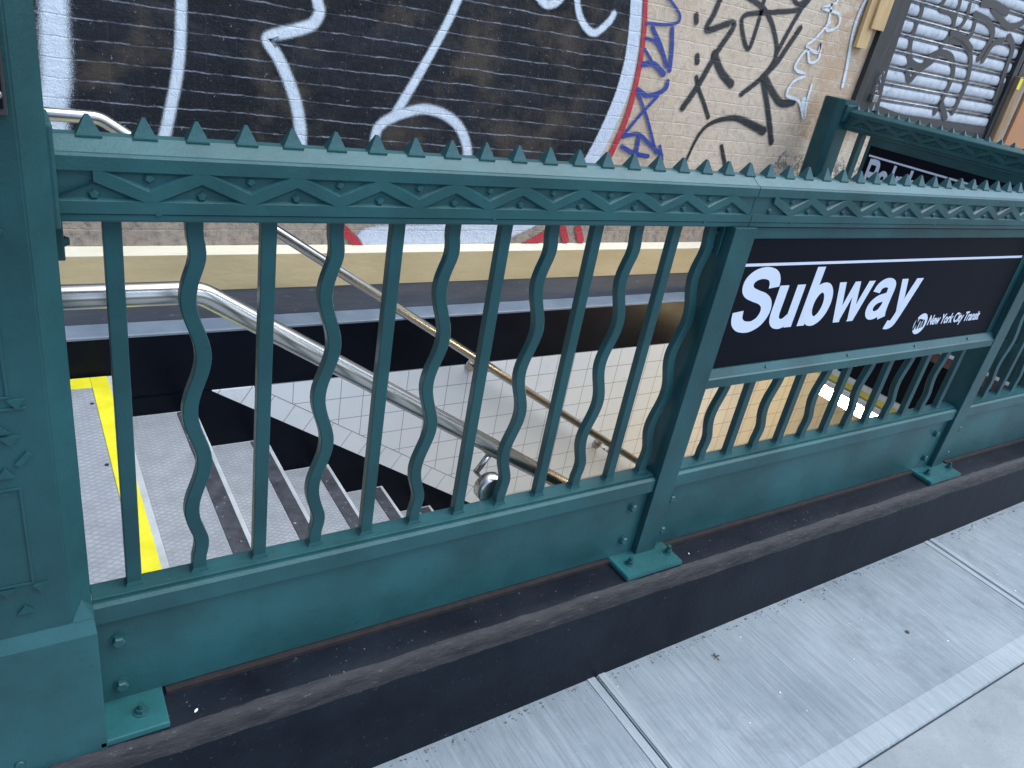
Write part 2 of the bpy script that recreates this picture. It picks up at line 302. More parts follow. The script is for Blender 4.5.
def sidewalk_mat(name, c1, c2, broom=True):
    m, nt, p, o = new_mat(name); v = obj_coords(nt); vs = obj_coords(nt, (1, .045, 1))
    n = noise_tex(nt, v, 3, 7, .65); fine = noise_tex(nt, v, 300, 3, .7); br = noise_tex(nt, vs, 170, 3, .6)
    br2 = noise_tex(nt, vs, 60, 3, .6)
    mid = noise_tex(nt, v, 40, 5, .7)
    c = mixc(nt, ramp(nt, n, [(.3, g(0)), (.7, g(1))]), c1, c2)
    if broom:
        c = mixc(nt, ramp(nt, br, [(.44, g(0)), (.64, g(.45))]), c, tuple(x*.72 for x in c1))
        c = mixc(nt, ramp(nt, br2, [(.52, g(0)), (.68, g(.32))]), c, tuple(min(1, x*1.15) for x in c2))
    c = mixc(nt, ramp(nt, mid, [(.60, g(0)), (.72, g(.35))]), c, tuple(min(1, x*1.25) for x in c2))
    c = mixc(nt, ramp(nt, fine, [(.28, g(.6)), (.36, g(0))]), c, tuple(x*.5 for x in c1))
    c = mixc(nt, ramp(nt, noise_tex(nt, v, 5.5, 6, .72, .4), [(.54, g(0)), (.72, g(.45))]), c, tuple(x*.62 for x in c1))
    if not broom: c = mixc(nt, ramp(nt, noise_tex(nt, v, 210, 3, .7), [(.60, g(0)), (.68, g(.7))]), c, (.10, .10, .11))
    nt.links.new(c, p.inputs['Base Color']); p.inputs['Roughness'].default_value = .85
    bump(nt, p, mathn(nt, 'ADD', mathn(nt, 'MULTIPLY', br, 1.5 if broom else .3), fine), .5, .0015); return m
WALK = sidewalk_mat('broomed_concrete', (.165, .20, .228), (.265, .30, .33))
WALK_SMOOTH = sidewalk_mat('troweled_concrete', (.24, .275, .30), (.31, .345, .37), True)
WALK_COARSE = sidewalk_mat('coarse_concrete', (.18, .20, .215), (.28, .30, .315), False)

def tile_mat(name, size, slope=None):
    """white glazed square tiles with thin dark joints; slope: rows follow the stair"""
    m, nt, p, o = new_mat(name); v = obj_coords(nt); s = sep(nt, v)
    if slope is None:
        u = mathn(nt, 'DIVIDE', mathn(nt, 'SUBTRACT', s[0], 1.054), size); w = mathn(nt, 'DIVIDE', mathn(nt, 'ADD', s[2], .238), size)
    else:
        cs, sn = math.cos(slope), math.sin(slope)
        u = mathn(nt, 'DIVIDE', mathn(nt, 'ADD', mathn(nt, 'SUBTRACT', mathn(nt, 'MULTIPLY', s[0], cs), mathn(nt, 'MULTIPLY', s[2], sn)), -.98), size)
        w = None
    def line(t, wd):
        d = mathn(nt, 'ABSOLUTE', mathn(nt, 'SUBTRACT', mathn(nt, 'FRACT', mathn(nt, 'ADD', t, .5)), .5))
        return mathn(nt, 'SUBTRACT', 1, mathn(nt, 'DIVIDE', d, wd), clamp=True)
    l = line(u, .020)
    if w is not None: l = mathn(nt, 'MAXIMUM', l, line(w, .020))
    l = ramp(nt, l, [(.15, g(0)), (.55, g(1))])
    n = noise_tex(nt, v, 4, 3)
    c = mixc(nt, n, (.72, .75, .78), (.84, .86, .88))
    c = mixc(nt, ramp(nt, noise_tex(nt, v, 9, 6, .7), [(.58, g(0)), (.75, g(.35))]), c, (.50, .47, .42))
    c = mixc(nt, l, c, (.20, .20, .22))
    nt.links.new(c, p.inputs['Base Color'])
    nt.links.new(mathn(nt, 'MULTIPLY_ADD', l, .5, .16), p.inputs['Roughness'])
    inv = mathn(nt, 'SUBTRACT', mathn(nt, 'MULTIPLY', n, .25), l); bump(nt, p, inv, .4, .0015); return m
TILE = tile_mat('white_wall_tile', .1015)
STAIR_ANG = math.atan(.645)
GROUT = simple('tile_grout', (.17, .17, .19), (.22, .22, .24))
TILE_S = tile_mat('white_sloping_tile', .1015, STAIR_ANG)
def emit_mat():
    m, nt, p, o = new_mat('lit_tube')
    p.inputs['Emission Color'].default_value = (1, .76, .42, 1); p.inputs['Emission Strength'].default_value = TUBE_STRENGTH
    p.inputs['Base Color'].default_value = (.8, .8, .8, 1); return m
TUBE_STRENGTH = 24
TUBE = emit_mat()

# ------------------------------------------------------------------ mesh helpers
class MB:
    def __init__(s): s.bm = bmesh.new()
    def box(s, x0, x1, y0, y1, z0, z1, bev=0):
        r = bmesh.ops.create_cube(s.bm, size=1); vs = r['verts']
        for v in vs: v.co = Vector(((x0+x1)/2+v.co.x*(x1-x0), (y0+y1)/2+v.co.y*(y1-y0), (z0+z1)/2+v.co.z*(z1-z0)))
        if bev:
            es = list({e for v in vs for e in v.link_edges})
            bmesh.ops.bevel(s.bm, geom=es, offset=bev, segments=2, affect='EDGES', profile=.6)
        return s
    def prism(s, pts, lo, hi, axis='y'):
        """closed 2-D polygon extruded from lo to hi along an axis; pts (x,z) for y, (y,z) for x, (x,y) for z"""
        def P(p, t): return {'y': (p[0], t, p[1]), 'x': (t, p[0], p[1]), 'z': (p[0], p[1], t)}[axis]
        a = [s.bm.verts.new(P(p, lo)) for p in pts]; b = [s.bm.verts.new(P(p, hi)) for p in pts]
        fs = [s.bm.faces.new(a), s.bm.faces.new(list(reversed(b)))]
        n = len(pts)
        for i in range(n): fs.append(s.bm.faces.new((a[i], b[i], b[(i+1) % n], a[(i+1) % n])))
        bmesh.ops.recalc_face_normals(s.bm, faces=fs); return s
    def tube(s, path, r, seg=20, cap=True):
        path = [Vector(p) for p in path]; rings = []
        rs = r if isinstance(r, (list, tuple)) else [r]*len(path)
        ref = None
        for i, p in enumerate(path):
            if i == 0: d = path[1]-p
            elif i == len(path)-1: d = p-path[i-1]
            else: d = (path[i+1]-p).normalized()+(p-path[i-1]).normalized()
            d.normalize()
            if ref is None:
                ref = Vector((0, 0, 1)) if abs(d.z) < .9 else Vector((1, 0, 0))
            a = d.cross(ref).normalized(); b = d.cross(a).normalized(); ref = -b if False else ref
            rings.append([s.bm.verts.new(p+(a*math.cos(2*PI*k/seg)+b*math.sin(2*PI*k/seg))*rs[i]) for k in range(seg)])
        fs = []
        for A, B in zip(rings, rings[1:]):
            for k in range(seg): fs.append(s.bm.faces.new((A[k], A[(k+1) % seg], B[(k+1) % seg], B[k])))
        for f in fs: f.smooth = True
        if cap: fs.append(s.bm.faces.new(rings[0])); fs.append(s.bm.faces.new(list(reversed(rings[-1]))))
        bmesh.ops.recalc_face_normals(s.bm, faces=fs); return s
    def cyl(s, c, axis, r, h, seg=20, r2=None):
        c = Vector(c); d = Vector(axis).normalized(); return s.tube([c, c+d*h], [r, r if r2 is None else r2], seg)
    def build(s, name, mat, parent=None):
        me = bpy.data.meshes.new(name); s.bm.to_mesh(me); s.bm.free(); me.materials.append(mat)
        o = bpy.data.objects.new(name, me); COL.objects.link(o); o.parent = parent; return o
def thing(name, label, cat, loc=(0, 0, 0), rz=0, group=None):
    o = bpy.data.objects.new(name, None); COL.objects.link(o); o.location = loc; o.rotation_euler = (0, 0, rz)
    o.empty_display_size = .1; o['label'] = label; o['category'] = cat
    if group: o['group'] = group
    return o
def tag(o, label, cat, group=None):
    o['label'] = label; o['category'] = cat
    if group: o['group'] = group
    return o
def struct(o): o['kind'] = 'structure'; return o
def share(name, src, loc, parent):
    c = src.copy(); c.name = name; COL.objects.link(c); c.parent = parent; c.location = loc; return c

def smooth_path(pts, n=8):
    out = []
    P = [pts[0]]+list(pts)+[pts[-1]]
    for i in range(1, len(P)-2):
        p0, p1, p2, p3 = P[i-1:i+3]
        for k in range(n):
            t = k/n
            out.append(tuple(.5*((2*p1[j])+(-p0[j]+p2[j])*t+(2*p0[j]-5*p1[j]+4*p2[j]-p3[j])*t*t+(-p0[j]+3*p1[j]-3*p2[j]+p3[j])*t**3) for j in range(len(p1))))
    out.append(tuple(pts[-1])); return out
def ribbon(bm, pts, ws, place, n=8, gain=1.0):
    """flat stroke through 2-D points; place(u, v) -> 3-D; UV.x runs across"""
    q = smooth_path([(p[0], p[1], w*gain) for p, w in zip(pts, ws)], n)
    uvl = bm.loops.layers.uv.verify()
    L = []
    for i, (x, y, w) in enumerate(q):
        a = q[max(0, i-1)]; b = q[min(len(q)-1, i+1)]
        dx, dy = b[0]-a[0], b[1]-a[1]; l = math.hypot(dx, dy) or 1; nx, ny = -dy/l, dx/l
        L.append([bm.verts.new(place(x+nx*w*t, y+ny*w*t)) for t in (-.5, 0, .5)])
    def face(vs, us):
        f = bm.faces.new(vs)
        for lp, u in zip(f.loops, us): lp[uvl].uv = (u, .5)
    for A, B in zip(L, L[1:]):
        face((A[0], B[0], B[1], A[1]), (0, 0, .5, .5)); face((A[1], B[1], B[2], A[2]), (.5, .5, 1, 1))
    for idx, sg in ((0, -1), (-1, 1)):            # round caps
        x, y, w = q[idx]; x2, y2, _ = q[idx-sg] if idx == -1 else q[1]
        ang = math.atan2(y-y2, x-x2); c = bm.verts.new(place(x, y)); pr = None
        for k in range(9):
            a = ang-PI/2+PI*k/8; vv = bm.verts.new(place(x+math.cos(a)*w/2, y+math.sin(a)*w/2))
            if pr is not None: face((c, pr, vv), (.5, 0, 0))
            pr = vv

# ------------------------------------------------------------------ dimensions
W = 1.5565          # stairwell side of the far wall
WP = 1.652          # plinth plane
WB = 1.700          # brick plane
RISE, TREAD = .175, .2715
X0, Z0 = .410, -.135

# ------------------------------------------------------------------ setting: ground and sidewalk
def walk_z(x): return -.338+.0205*x
b = MB(); b.prism([(-60, -90), (60, -90), (60, -.13), (-60, -.13)], -.9, -.62, 'z'); struct(b.build('ground', WALK_COARSE))
b = MB()
def slab(b, x0, x1, y0, y1, dz=0, thick=.10, bev=.0035, slope=-.0):
    n0 = len(b.bm.verts); b.box(x0, x1, y0, y1, -thick, 0, bev)
    b.bm.verts.ensure_lookup_table()
    for v in b.bm.verts[n0:]: v.co.z += walk_z(v.co.x)+dz
xs = [-2.98, -1.43, -.20, 1.368, 2.975, 4.55, 6.1, 7.7]
for a, c in zip(xs, xs[1:]): slab(b, a+.0018, c-.0018, -.612, -.088)
sw = struct(b.build('sidewalk', WALK))
# smooth tooled margins beside the joints, 1.5 mm proud
b = MB()
for x in xs[1:-1]:
    slab(b, x+.006, x+.030, -.60, -.10, .003, .01, .0012); slab(b, x-.030, x-.006, -.60, -.10, .0024, .01, .0012)
for a, c in zip(xs, xs[1:]): slab(b, a+.045, c-.01, -.608, -.545, .0015, .01, .001)
m_ = b.build('tooled_margin', WALK_SMOOTH, sw)
b = MB()
for a, c in zip([-3, 0.1, 3.2, 6.3], [0.1, 3.2, 6.3, 9.4]): slab(b, a+.004, c-.004, -2.6, -.6155, -.002)
struct(b.build('outer_sidewalk', WALK_COARSE))
b = MB(); b.prism([(-3, -2.6), (9.4, -2.6), (9.4, -.1), (-3, -.1)], -.62, -.455, 'z'); struct(b.build('sidewalk_bed', DARK))
b = MB(); b.prism([(-60, -90), (60, -90), (60, -2.62), (-60, -2.62)], -.60, -.47, 'z'); struct(b.build('road', ASPHALT))
# pavement beyond the stairwell and beside its head
b = MB(); b.box(4.05, 30, -.085, WB, -.22, -.02); b.box(-12, -.30, -.60+.52, WB, -.40, -.136)
struct(b.build('pavement', WALK))

# ------------------------------------------------------------------ kerb under the near railing
def kerb():
    b = MB(); bm = b.bm; rng = random.Random(3)
    # cross-section from the back of the top to the foot of the front
    prof = [(.045, -.011), (-.045, -.013), (-.074, -.015), (-.084, -.018), (-.090, -.026), (-.094, -.040), (-.096, -.062), (-.099, -.12), (-.106, -.52)]
    jit = [0, .0008, .002, .0035, .004, .0035, .002, .0006, 0]
    nx = 420; x0, x1 = -1.2, 4.02; rows = []
    for i in range(nx+1):
        x = x0+(x1-x0)*i/nx; row = []
        for (y, z), j in zip(prof, jit):
            n1 = noise.noise(Vector((x*9, y*40, z*40)))+.6*noise.noise(Vector((x*38, y*90, z*90+4)))
            row.append(bm.verts.new((x, y+n1*j*.9, z+n1*j)))
        rows.append(row)
    fs = []
    for A, B in zip(rows, rows[1:]):
        for k in range(len(prof)-1):
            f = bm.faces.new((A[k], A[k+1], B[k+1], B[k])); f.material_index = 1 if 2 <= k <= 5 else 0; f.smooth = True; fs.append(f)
    a = [bm.verts.new((x, .045, -.011)) for x in (x0, x1)]; c = [bm.verts.new((x, .045, -.52)) for x in (x0, x1)]
    fs.append(bm.faces.new((a[0], a[1], c[1], c[0])))
    bmesh.ops.recalc_face_normals(bm, faces=fs)
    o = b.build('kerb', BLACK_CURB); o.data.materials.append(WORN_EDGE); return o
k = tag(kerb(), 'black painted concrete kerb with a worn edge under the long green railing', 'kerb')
b = MB(); b.box(.32, 1.41, -.001, .03, -.0135, -.003); b.box(1.60, 2.86, -.001, .03, -.0135, -.003); b.box(3.06, 3.9, -.001, .03, -.0135, -.003)
b.build('sealant_strip', RUST, k)

# ------------------------------------------------------------------ stairs
st = thing('staircase', 'concrete subway stairs with crosshatched treads going down behind the railing', 'staircase')
YN, YF = .046, W-.002
b = MB(); b.box(-1.6, X0, YN, YF, Z0-.3, Z0, .003); land = b.build('landing', CONCRETE, st)
b = MB(); b.box(-1.55, .3375, YN+.01, 1.470, Z0+.0005, Z0+.0045, .001); b.build('tread_plate', PLATE, land)
b = MB(); b.box(.339, .391, YN+.01, 1.546, Z0+.0005, Z0+.0045, .001); b.box(-1.55, .338, 1.4715, 1.546, Z0+.0005, Z0+.0045, .001)
b.build('yellow_stripe', YELLOW, land)
for yy in (.25, .62, .99, 1.36):
    b = MB(); b.cyl((.327, yy, Z0+.0045), (0, 0, 1), .006, .002, 12); b.build('screw', DARK, land)
for i in range(1, 16):
    xa, xb, z = X0+TREAD*(i-1), X0+TREAD*i, Z0-RISE*i
    b = MB(); b.box(xa+.001, xb, YN, YF, z-.32, z, .004); s = b.build('step', CONCRETE, st)
    b = MB(); b.box(xa+.006, xb-.072, YN+.005, 1.542, z+.0005, z+.004, .001); b.build('tread_plate', PLATE, s)
    b = MB(); b.box(xb-.069, xb-.016, YN+.005, 1.542, z+.0005, z+.0035, .001); b.build('antislip_strip', DARK_STRIP, s)
b = MB(); b.box(X0+TREAD*15+.001, 9, YN, YF, Z0-RISE*16-.2, Z0-RISE*16); b.build('lower_landing', CONCRETE, st)

# ------------------------------------------------------------------ stairwell walls
sw = thing('stairwell_wall', 'far stairwell wall, black painted above white square tiles with a black stringer', 'wall')
XS = 9.0
def slope_z(x, off): return -.248-.645*(x-.753)+off
b = MB(); b.box(-1.6, XS, W+.004, WP+.0, -.238, .003, .002); b.build('black_band', BLACK_GLOSS, sw)
b = MB(); b.box(-1.6, XS, W+.012, WP, -3.6, -.2385); b.build('backing', DARK, sw)
ztop = -.2385
b = MB()   # square tiles above the sloping course
xk = .753+.10/.645+.0
b.prism([(.753-.0+(.103-.0095)/.645, ztop), (XS, ztop), (XS, -3.5), (.753+(3.5-.248+.103)/.645, -3.5)], W, W+.012, 'y'); b.build('tile_field', TILE, sw)
b = MB()
b.prism([(.742, ztop), (.742+.101/.645, ztop), (.742+.101/.645+(3.5-.238)/.645, -3.5), (.742+(3.5-.238)/.645, -3.5)], W-.003, W+.0115, 'y'); b.build('sloping_tile_course', TILE_S, sw)
b = MB()   # pencil joint above the sloping course
b.prism([(.742+.101/.645, ztop), (.742+.1035/.645, ztop), (.742+.1035/.645+(3.5-.238)/.645, -3.5), (.742+.101/.645+(3.5-.238)/.645, -3.5)], W-.0035, W+.011, 'y'); b.build('grout_line', GROUT, sw)
b = MB()
b.prism([(-1.6, ztop), (.7415, ztop), (.7415+(3.5-.238)/.645, -3.5), (-1.6, -3.5)], W-.004, W+.011, 'y'); b.build('stringer', BLACK_GLOSS, sw)
# wall under the kerb, facing the stairs
b = MB(); b.box(-1.6, XS, -.09, .0285, -3.6, -.53); b.box(4.03, XS, -.03, .0455, -.53, -.02)
o = b.build('near_stairwell_wall', TILE); tag(o, 'near stairwell wall hidden under the long railing kerb', 'wall')
o2 = None
# header over the stairs and the tunnel behind
hd = thing('stair_header', 'black header beam with white and yellow edge over the foot of the stairs', 'header')
b = MB(); b.box(3.86, 4.04, .046, W-.005, -.205, .07, .003); b.build('beam', BLACK_GLOSS, hd)
b = MB(); b.box(3.845, 4.04, .046, W-.005, -.234, -.2055, .002); b.build('white_edge', WHITE_ENAMEL, hd)
b = MB(); b.box(3.845, 4.04, .046, W-.005, -.268, -.2345, .002); b.build('yellow_edge', YELLOW_EDGE, hd)
b = MB(); b.box(3.83, 4.05, -.02, W+.06, .0705, .125, .006); b.build('curb_course', PINK_BROWN, hd)
b = MB(); b.box(3.822, 4.055, -.021, W+.061, .1255, .134, .002); b.build('cap_edge', WHITE_ENAMEL, hd)
b = MB(); b.box(4.041, XS, .046, W-.005, -.2695, -.235); b.box(8.9, XS, .046, W-.005, -3.4, -.42)
tag(b.build('tunnel_ceiling', BROWN_CEIL), 'tan painted ceiling and end wall of the passage below the header', 'ceiling')
fx = thing('fluorescent_light', 'lit fluorescent tube fixture under the header at the foot of the stairs', 'light', (3.87, .66, -.275))
b = MB(); b.box(-.045, .045, -.43, .43, -.028, .0, .004); b.build('housing', WHITE_ENAMEL, fx)
b = MB(); b.box(-.040, .040, -.40, .40, -.098, -.029, .015); b.build('diffuser', TUBE, fx)
for ya, yb in ((-.428, -.402), (.402, .428)):
    b = MB(); b.box(-.042, .042, ya, yb, -.095, -.0285, .004); b.build('end_cap', WHITE_ENAMEL, fx)

# ------------------------------------------------------------------ building wall
WTOP = 3.4
bw = thing('brick_wall', 'graffiti covered brick wall in tan and black behind the stairwell', 'wall')
b = MB(); b.box(-14, 4.16, WB, WB+.3, .285, WTOP); b.build('brick_face', BRICK_TAN, bw)
b = MB(); b.box(4.1605, 5.6195, WB, WB+.3, .285, .928); b.build('brick_face', BRICK_TAN, bw)
b = MB(); b.box(4.16, 5.62, WB, WB+.3, 2.7, WTOP); b.box(5.62, 30, WB+.02, WB+.3, -.3, WTOP); b.build('upper_brick', RENDER_GREY, bw)
b = MB(); b.prism([(W+.001, .0115), (W+.005, .0145), (WP-.002, .0205), (WP-.002, .004), (W+.001, .004)], -14, XS, 'x'); b.build('ledge', BLUEGREY, bw)
b = MB(); b.box(-14, 30, WP, WB+.05, -.02, .131, .002); b.build('grey_plinth', PURPLE, bw)
b = MB(); b.box(-14, 30, WP-.003, WB+.05, .1315, .268, .002); b.build('beige_plinth', BEIGE, bw)
b = MB(); b.prism([(WP-.003, .2685), (WB+.01, .2685), (WB+.01, .286), (WB-.001, .286), (WP+.004, .276)], -14, 30, 'x'); b.build('cream_bevel', CREAM, bw)
# black field of the mural, bounded by the arc
arc = smooth_path(WHITE_ARC[0][0], 6)
b = MB()
pts = [(-4, 1.95), (2.40, 1.95), (2.44, 1.62)]+[p for p in arc if p[1] > .40]
last = pts[-1]
pts += [(1.5, .375), (.9, .40), (.3, .41), (-4, .41)]
bm = b.bm; vs = [bm.verts.new((x, WB-.0012, z)) for x, z in pts]; bm.faces.new(vs)
bmesh.ops.triangulate(bm, faces=bm.faces[:]); bmesh.ops.recalc_face_normals(bm, faces=bm.faces[:])
b.build('black_mural_field', BRICK_BLACK, bw)
cnt = [0]
def strokes(name, L, mat, base, gain=1.0, plane=WB, parent=bw, n=8):
    b = MB()
    for pts, ws in L:
        cnt[0] += 1; y = plane-base-.00012*(cnt[0] % 14)
        ribbon(b.bm, pts, ws, lambda u, v, y=y: (u, y, v), n, gain)
    return b.build(name, mat, parent)
strokes('white_letter_outline', WHITE_LETTERS, SP_WHITE, .0045, 2.05)
strokes('white_arc', WHITE_ARC, SP_ARC, .0025, 1.32)
strokes('red_arc', RED_ARC, SP_RED, .0042, 1.2)
strokes('red_mark', RED_MARKS, SP_RED, .0062)
strokes('blue_tag', BLUE_TAG, SP_BLUE, .0058, 1.45)
strokes('black_tag', BLACK_TAG, SP_BLACK, .0025, 1.9)
strokes('white_tag', WHITE_TAG, SP_WTAG, .0045, 1.9)

# shutter bay
rs = thing('roller_shutter', 'closed roller shutter covered in white paint with dark graffiti, right of the brick wall', 'shutter')
SY = WB-.004
SX0, SX1 = 4.325, 5.61
pitch = .0838; zb = 1.015; ns = 19
b = MB()
for i in range(ns):
    z = zb+.03+pitch*i; prof = []
    for k in range(9):
        t = k/8; prof.append((SY+.004-.008*math.sin(PI*t)**.5, z+.012+(pitch-.028)*t))
    prof += [(SY+.019, z+pitch-.013), (SY+.019, z+.009)]
    b.prism(prof, SX0, SX1, 'x')
b.build('slats', SHUTTER, rs)
b = MB()
for i in range(ns):
    z = zb+.03+pitch*i
    b.tube([(SX0-.01, SY-.002, z-.0035), (SX1+.01, SY-.002, z-.0035)], .0052, 8); b.tube([(SX0-.01, SY+.001, z+.0075-.015-.004), (SX1+.01, SY+.001, z+.0075-.015-.004)], .0035, 8)
b.box(SX0, SX1, SY+.02, SY+.034, zb, zb+pitch*ns); b.build('hinge_rods', SHUT_ROD, rs)
b = MB(); b.box(SX0-.01, SX1+.01, SY-.01, SY+.03, zb-.045, zb+.012, .004); b.build('bottom_bar', DARK_FRAME, rs)
b = MB()
for i, (pts, ws) in enumerate(SHUTTER_STROKES):
    q = [(p[0]+.02, p[1]) for p in pts]; y0 = SY-.0055-.0004*i
    ribbon(b.bm, q, ws, lambda u, v, y0=y0: (min(max(u, SX0+.004), SX1-.004), y0, v), 8, 2.3)
b.build('dark_graffiti', SP_SHUT, rs)
b = MB(); b.prism([(4.13, .962), (4.315, .962), (4.315, 2.7), (4.20, 2.7), (4.13, 1.0)], WB-.03, WB+.02, 'y'); b.box(5.62, 5.665, WB-.03, WB+.019, .29, 2.7, .003); b.box(4.316, 5.619, WB-.006, WB+.1, .930, zb-.047); b.build('frame', DARK_FRAME, rs)
wt = thing('wood_trim', 'two raw pine boards nailed to the brick wall left of the shutter', 'board')
b = MB(); b.box(4.035, 4.145, WB-.045, WB-.032, 1.45, 2.4, .002); b.build('board', WOOD, wt)
b = MB(); b.box(3.985, 4.075, WB-.031, WB-.008, 1.352, 2.4, .002); b.build('board', WOOD, wt)
tp = MB(); tp.box(5.668, 5.76, WB-.06, WB+.01, .3, 1.385, .004); tp = tag(tp.build('timber_post', WOOD_DARK), 'weathered timber post standing right of the shutter', 'post')
tape = MB(); tape.box(5.668, 5.705, WB-.063, WB-.0605, 1.31, 1.375); tape.build('yellow_tape', BRASS_YEL, tp)
op = MB(); op.box(5.85, 6.9, WB-.05, WB+.01, .3, 1.9, .004); tag(op.build('door_panel', ORANGE), 'orange brown panel on the wall at the far right edge', 'panel')
gp = MB(); gp.box(5.765, 5.845, WB-.03, WB+.01, .3, 2.6, .003); tag(gp.build('grey_pilaster', RENDER_GREY), 'narrow grey rendered strip between timber post and orange panel', 'pilaster')
def lock(x, z, label):
    t = thing('padlock', label, 'padlock', (x, WB-.045, z))
    b = MB(); b.box(-.022, .022, -.012, .012, -.045, -.005, .004); b.build('lock_body', SHUT_ROD, t)
    b = MB(); b.tube([(.014*math.cos(a), 0, .014*math.sin(a)) for a in [PI*k/10 for k in range(11)]], .004, 8); b.build('shackle', SHUT_ROD, t)
    b = MB()
    for k in range(4):
        c = Vector((-.012+.010*(k % 2), 0, .03+.024*k)); pa = []
        for j in range(13):
            a = 2*PI*j/12; d = Vector((.007*math.cos(a), 0, .013*math.sin(a)))
            if k % 2: d = Vector((0, d.x, d.z))
            pa.append(c+d)
        b.tube(pa, .0028, 6, cap=False)
    b.build('chain', SHUT_ROD, t); return t
lock(4.27, 1.150, 'steel padlock and chain at the lower left corner of the shutter')
lock(5.70, 1.165, 'steel padlock and chain on the timber post right of the shutter')

# ------------------------------------------------------------------ top rail casting of the railings
PER = .1335
def draft(bm, t):
    """sloping cast walls inside one triangular recess"""
    a = [math.dist(t[(i+1) % 3], t[(i+2) % 3]) for i in range(3)]; S = sum(a)
    ic = (sum(a[i]*t[i][0] for i in range(3))/S, sum(a[i]*t[i][1] for i in range(3))/S)
    area = abs((t[1][0]-t[0][0])*(t[2][1]-t[0][1])-(t[2][0]-t[0][0])*(t[1][1]-t[0][1]))/2
    k = 1-.0042/(2*area/S)
    A = [bm.verts.new((p[0], .0002, p[1])) for p in t]; B = [bm.verts.new((ic[0]+(p[0]-ic[0])*k, .0063, ic[1]+(p[1]-ic[1])*k)) for p in t]
    for i in range(3):
        f = bm.faces.new((A[i], A[(i+1) % 3], B[(i+1) % 3], B[i])); f.normal_update()
        m = f.calc_center_median()
        if f.normal.dot(Vector((ic[0]-m.x, -.01, ic[1]-m.z))) < 0: f.normal_flip()
def rail_mesh(x0, x1, phase):
    """x0..x1 along X, front face at y = 0, top of the front at z = 1"""
    b = MB()
    prof = [(.0065, .9205), (.0065, .9992), (.033, 1.0145), (.050, 1.0160), (.068, 1.006), (.072, .998), (.072, .909),
            (.060, .909), (.060, .9185), (.012, .9185), (.012, .909), (.0035, .909), (.0022, .912), (.0022, .9190)]
    b.prism(prof, x0, x1, 'x')
    def cl(pts):
        return [(min(max(p[0], x0+.0005), x1-.0005), p[1]) for p in pts]
    def plate(pts, y0=-.0, y1=.0063):
        xs_ = [p[0] for p in pts]
        if max(xs_)-min(xs_) < .004: return
        q = []
        for p in pts:
            if not q or (abs(p[0]-q[-1][0])+abs(p[1]-q[-1][1])) > 1e-5: q.append(p)
        if len(q) >= 3: 
            c = sum(p[0] for p in q)/len(q); b.prism(q, y0, y1, 'y')
    # borders with a soft top edge
    b.prism([(0.0, .9772), (.0, .9952), (.0022, .9985), (.0066, .9988), (.0066, .9772)], x0, x1, 'x')
    b.prism([(0.0, .9207), (.0, .9370), (.0066, .9370), (.0066, .9207)], x0, x1, 'x')
    k0 = math.floor((x0-phase)/PER)-1; k1 = math.ceil((x1-phase)/PER)+1
    for k in range(k0, k1+1):
        c = phase+PER*k
        if c-PER/2 < x1 and c+PER/2 > x0:
            for sg in (1, -1):
                d = c+sg*PER/2
                poly = [(c, .9372), (c+sg*.00725, .9372), (d, .9635), (d, .9770), (d-sg*.01025, .9770), (c, .9505)]
                if all(x0 < p[0] < x1 for p in poly):
                    b.prism(poly, .0, .0063, 'y')
        for tri_ in ([(c-.0565, .9771), (c+.0565, .9771), (c, .9506)], [(c+PER/2-.0595, .9371), (c+PER/2+.0595, .9371), (c+PER/2, .9634)]):
            if all(x0 < p[0] < x1 for p in tri_): draft(b.bm, tri_)
        for cx, cz, ro in ((c, .9685, -PI/2), (c+PER/2, .9455, PI/2)):
            if x0+.01 < cx < x1-.01:
                bm = b.bm; A = [bm.verts.new((cx+.0050*math.cos(ro+2*PI*j/5), .0012, cz+.0046*math.sin(ro+2*PI*j/5))) for j in range(5)]
                B = [bm.verts.new((cx+.0088*math.cos(ro+2*PI*j/5), .0064, cz+.0080*math.sin(ro+2*PI*j/5))) for j in range(5)]
                fs = [bm.faces.new(A)]+[bm.faces.new((A[j], A[(j+1) % 5], B[(j+1) % 5], B[j])) for j in range(5)]+[bm.faces.new(B)]
                bmesh.ops.recalc_face_normals(bm, faces=fs)
    return b
def spike_mesh():
    b = MB(); bm = b.bm
    h = .0145
    b.box(-h-.001, h+.001, -.0125, .0125, 0, .0035, .0008)
    z0, z1 = .0036, .0275
    B = [bm.verts.new(p) for p in ((-h, -.0115, z0), (h, -.0115, z0), (h, .0115, z0), (-h, .0115, z0))]
    t = .0022; T = [bm.verts.new(p) for p in ((-t, -t, z1), (t, -t, z1), (t, t, z1), (-t, t, z1))]
    fs = [bm.faces.new((B[i], B[(i+1) % 4], T[(i+1) % 4], T[i])) for i in range(4)]+[bm.faces.new(T), bm.faces.new(list(reversed(B)))]
    bmesh.ops.recalc_face_normals(bm, faces=fs); return b
BARY = .026
def straight_bar(z0, z1):
    b = MB(); b.box(-.0120, .0120, -.009, .009, z0, z1, .002); return b
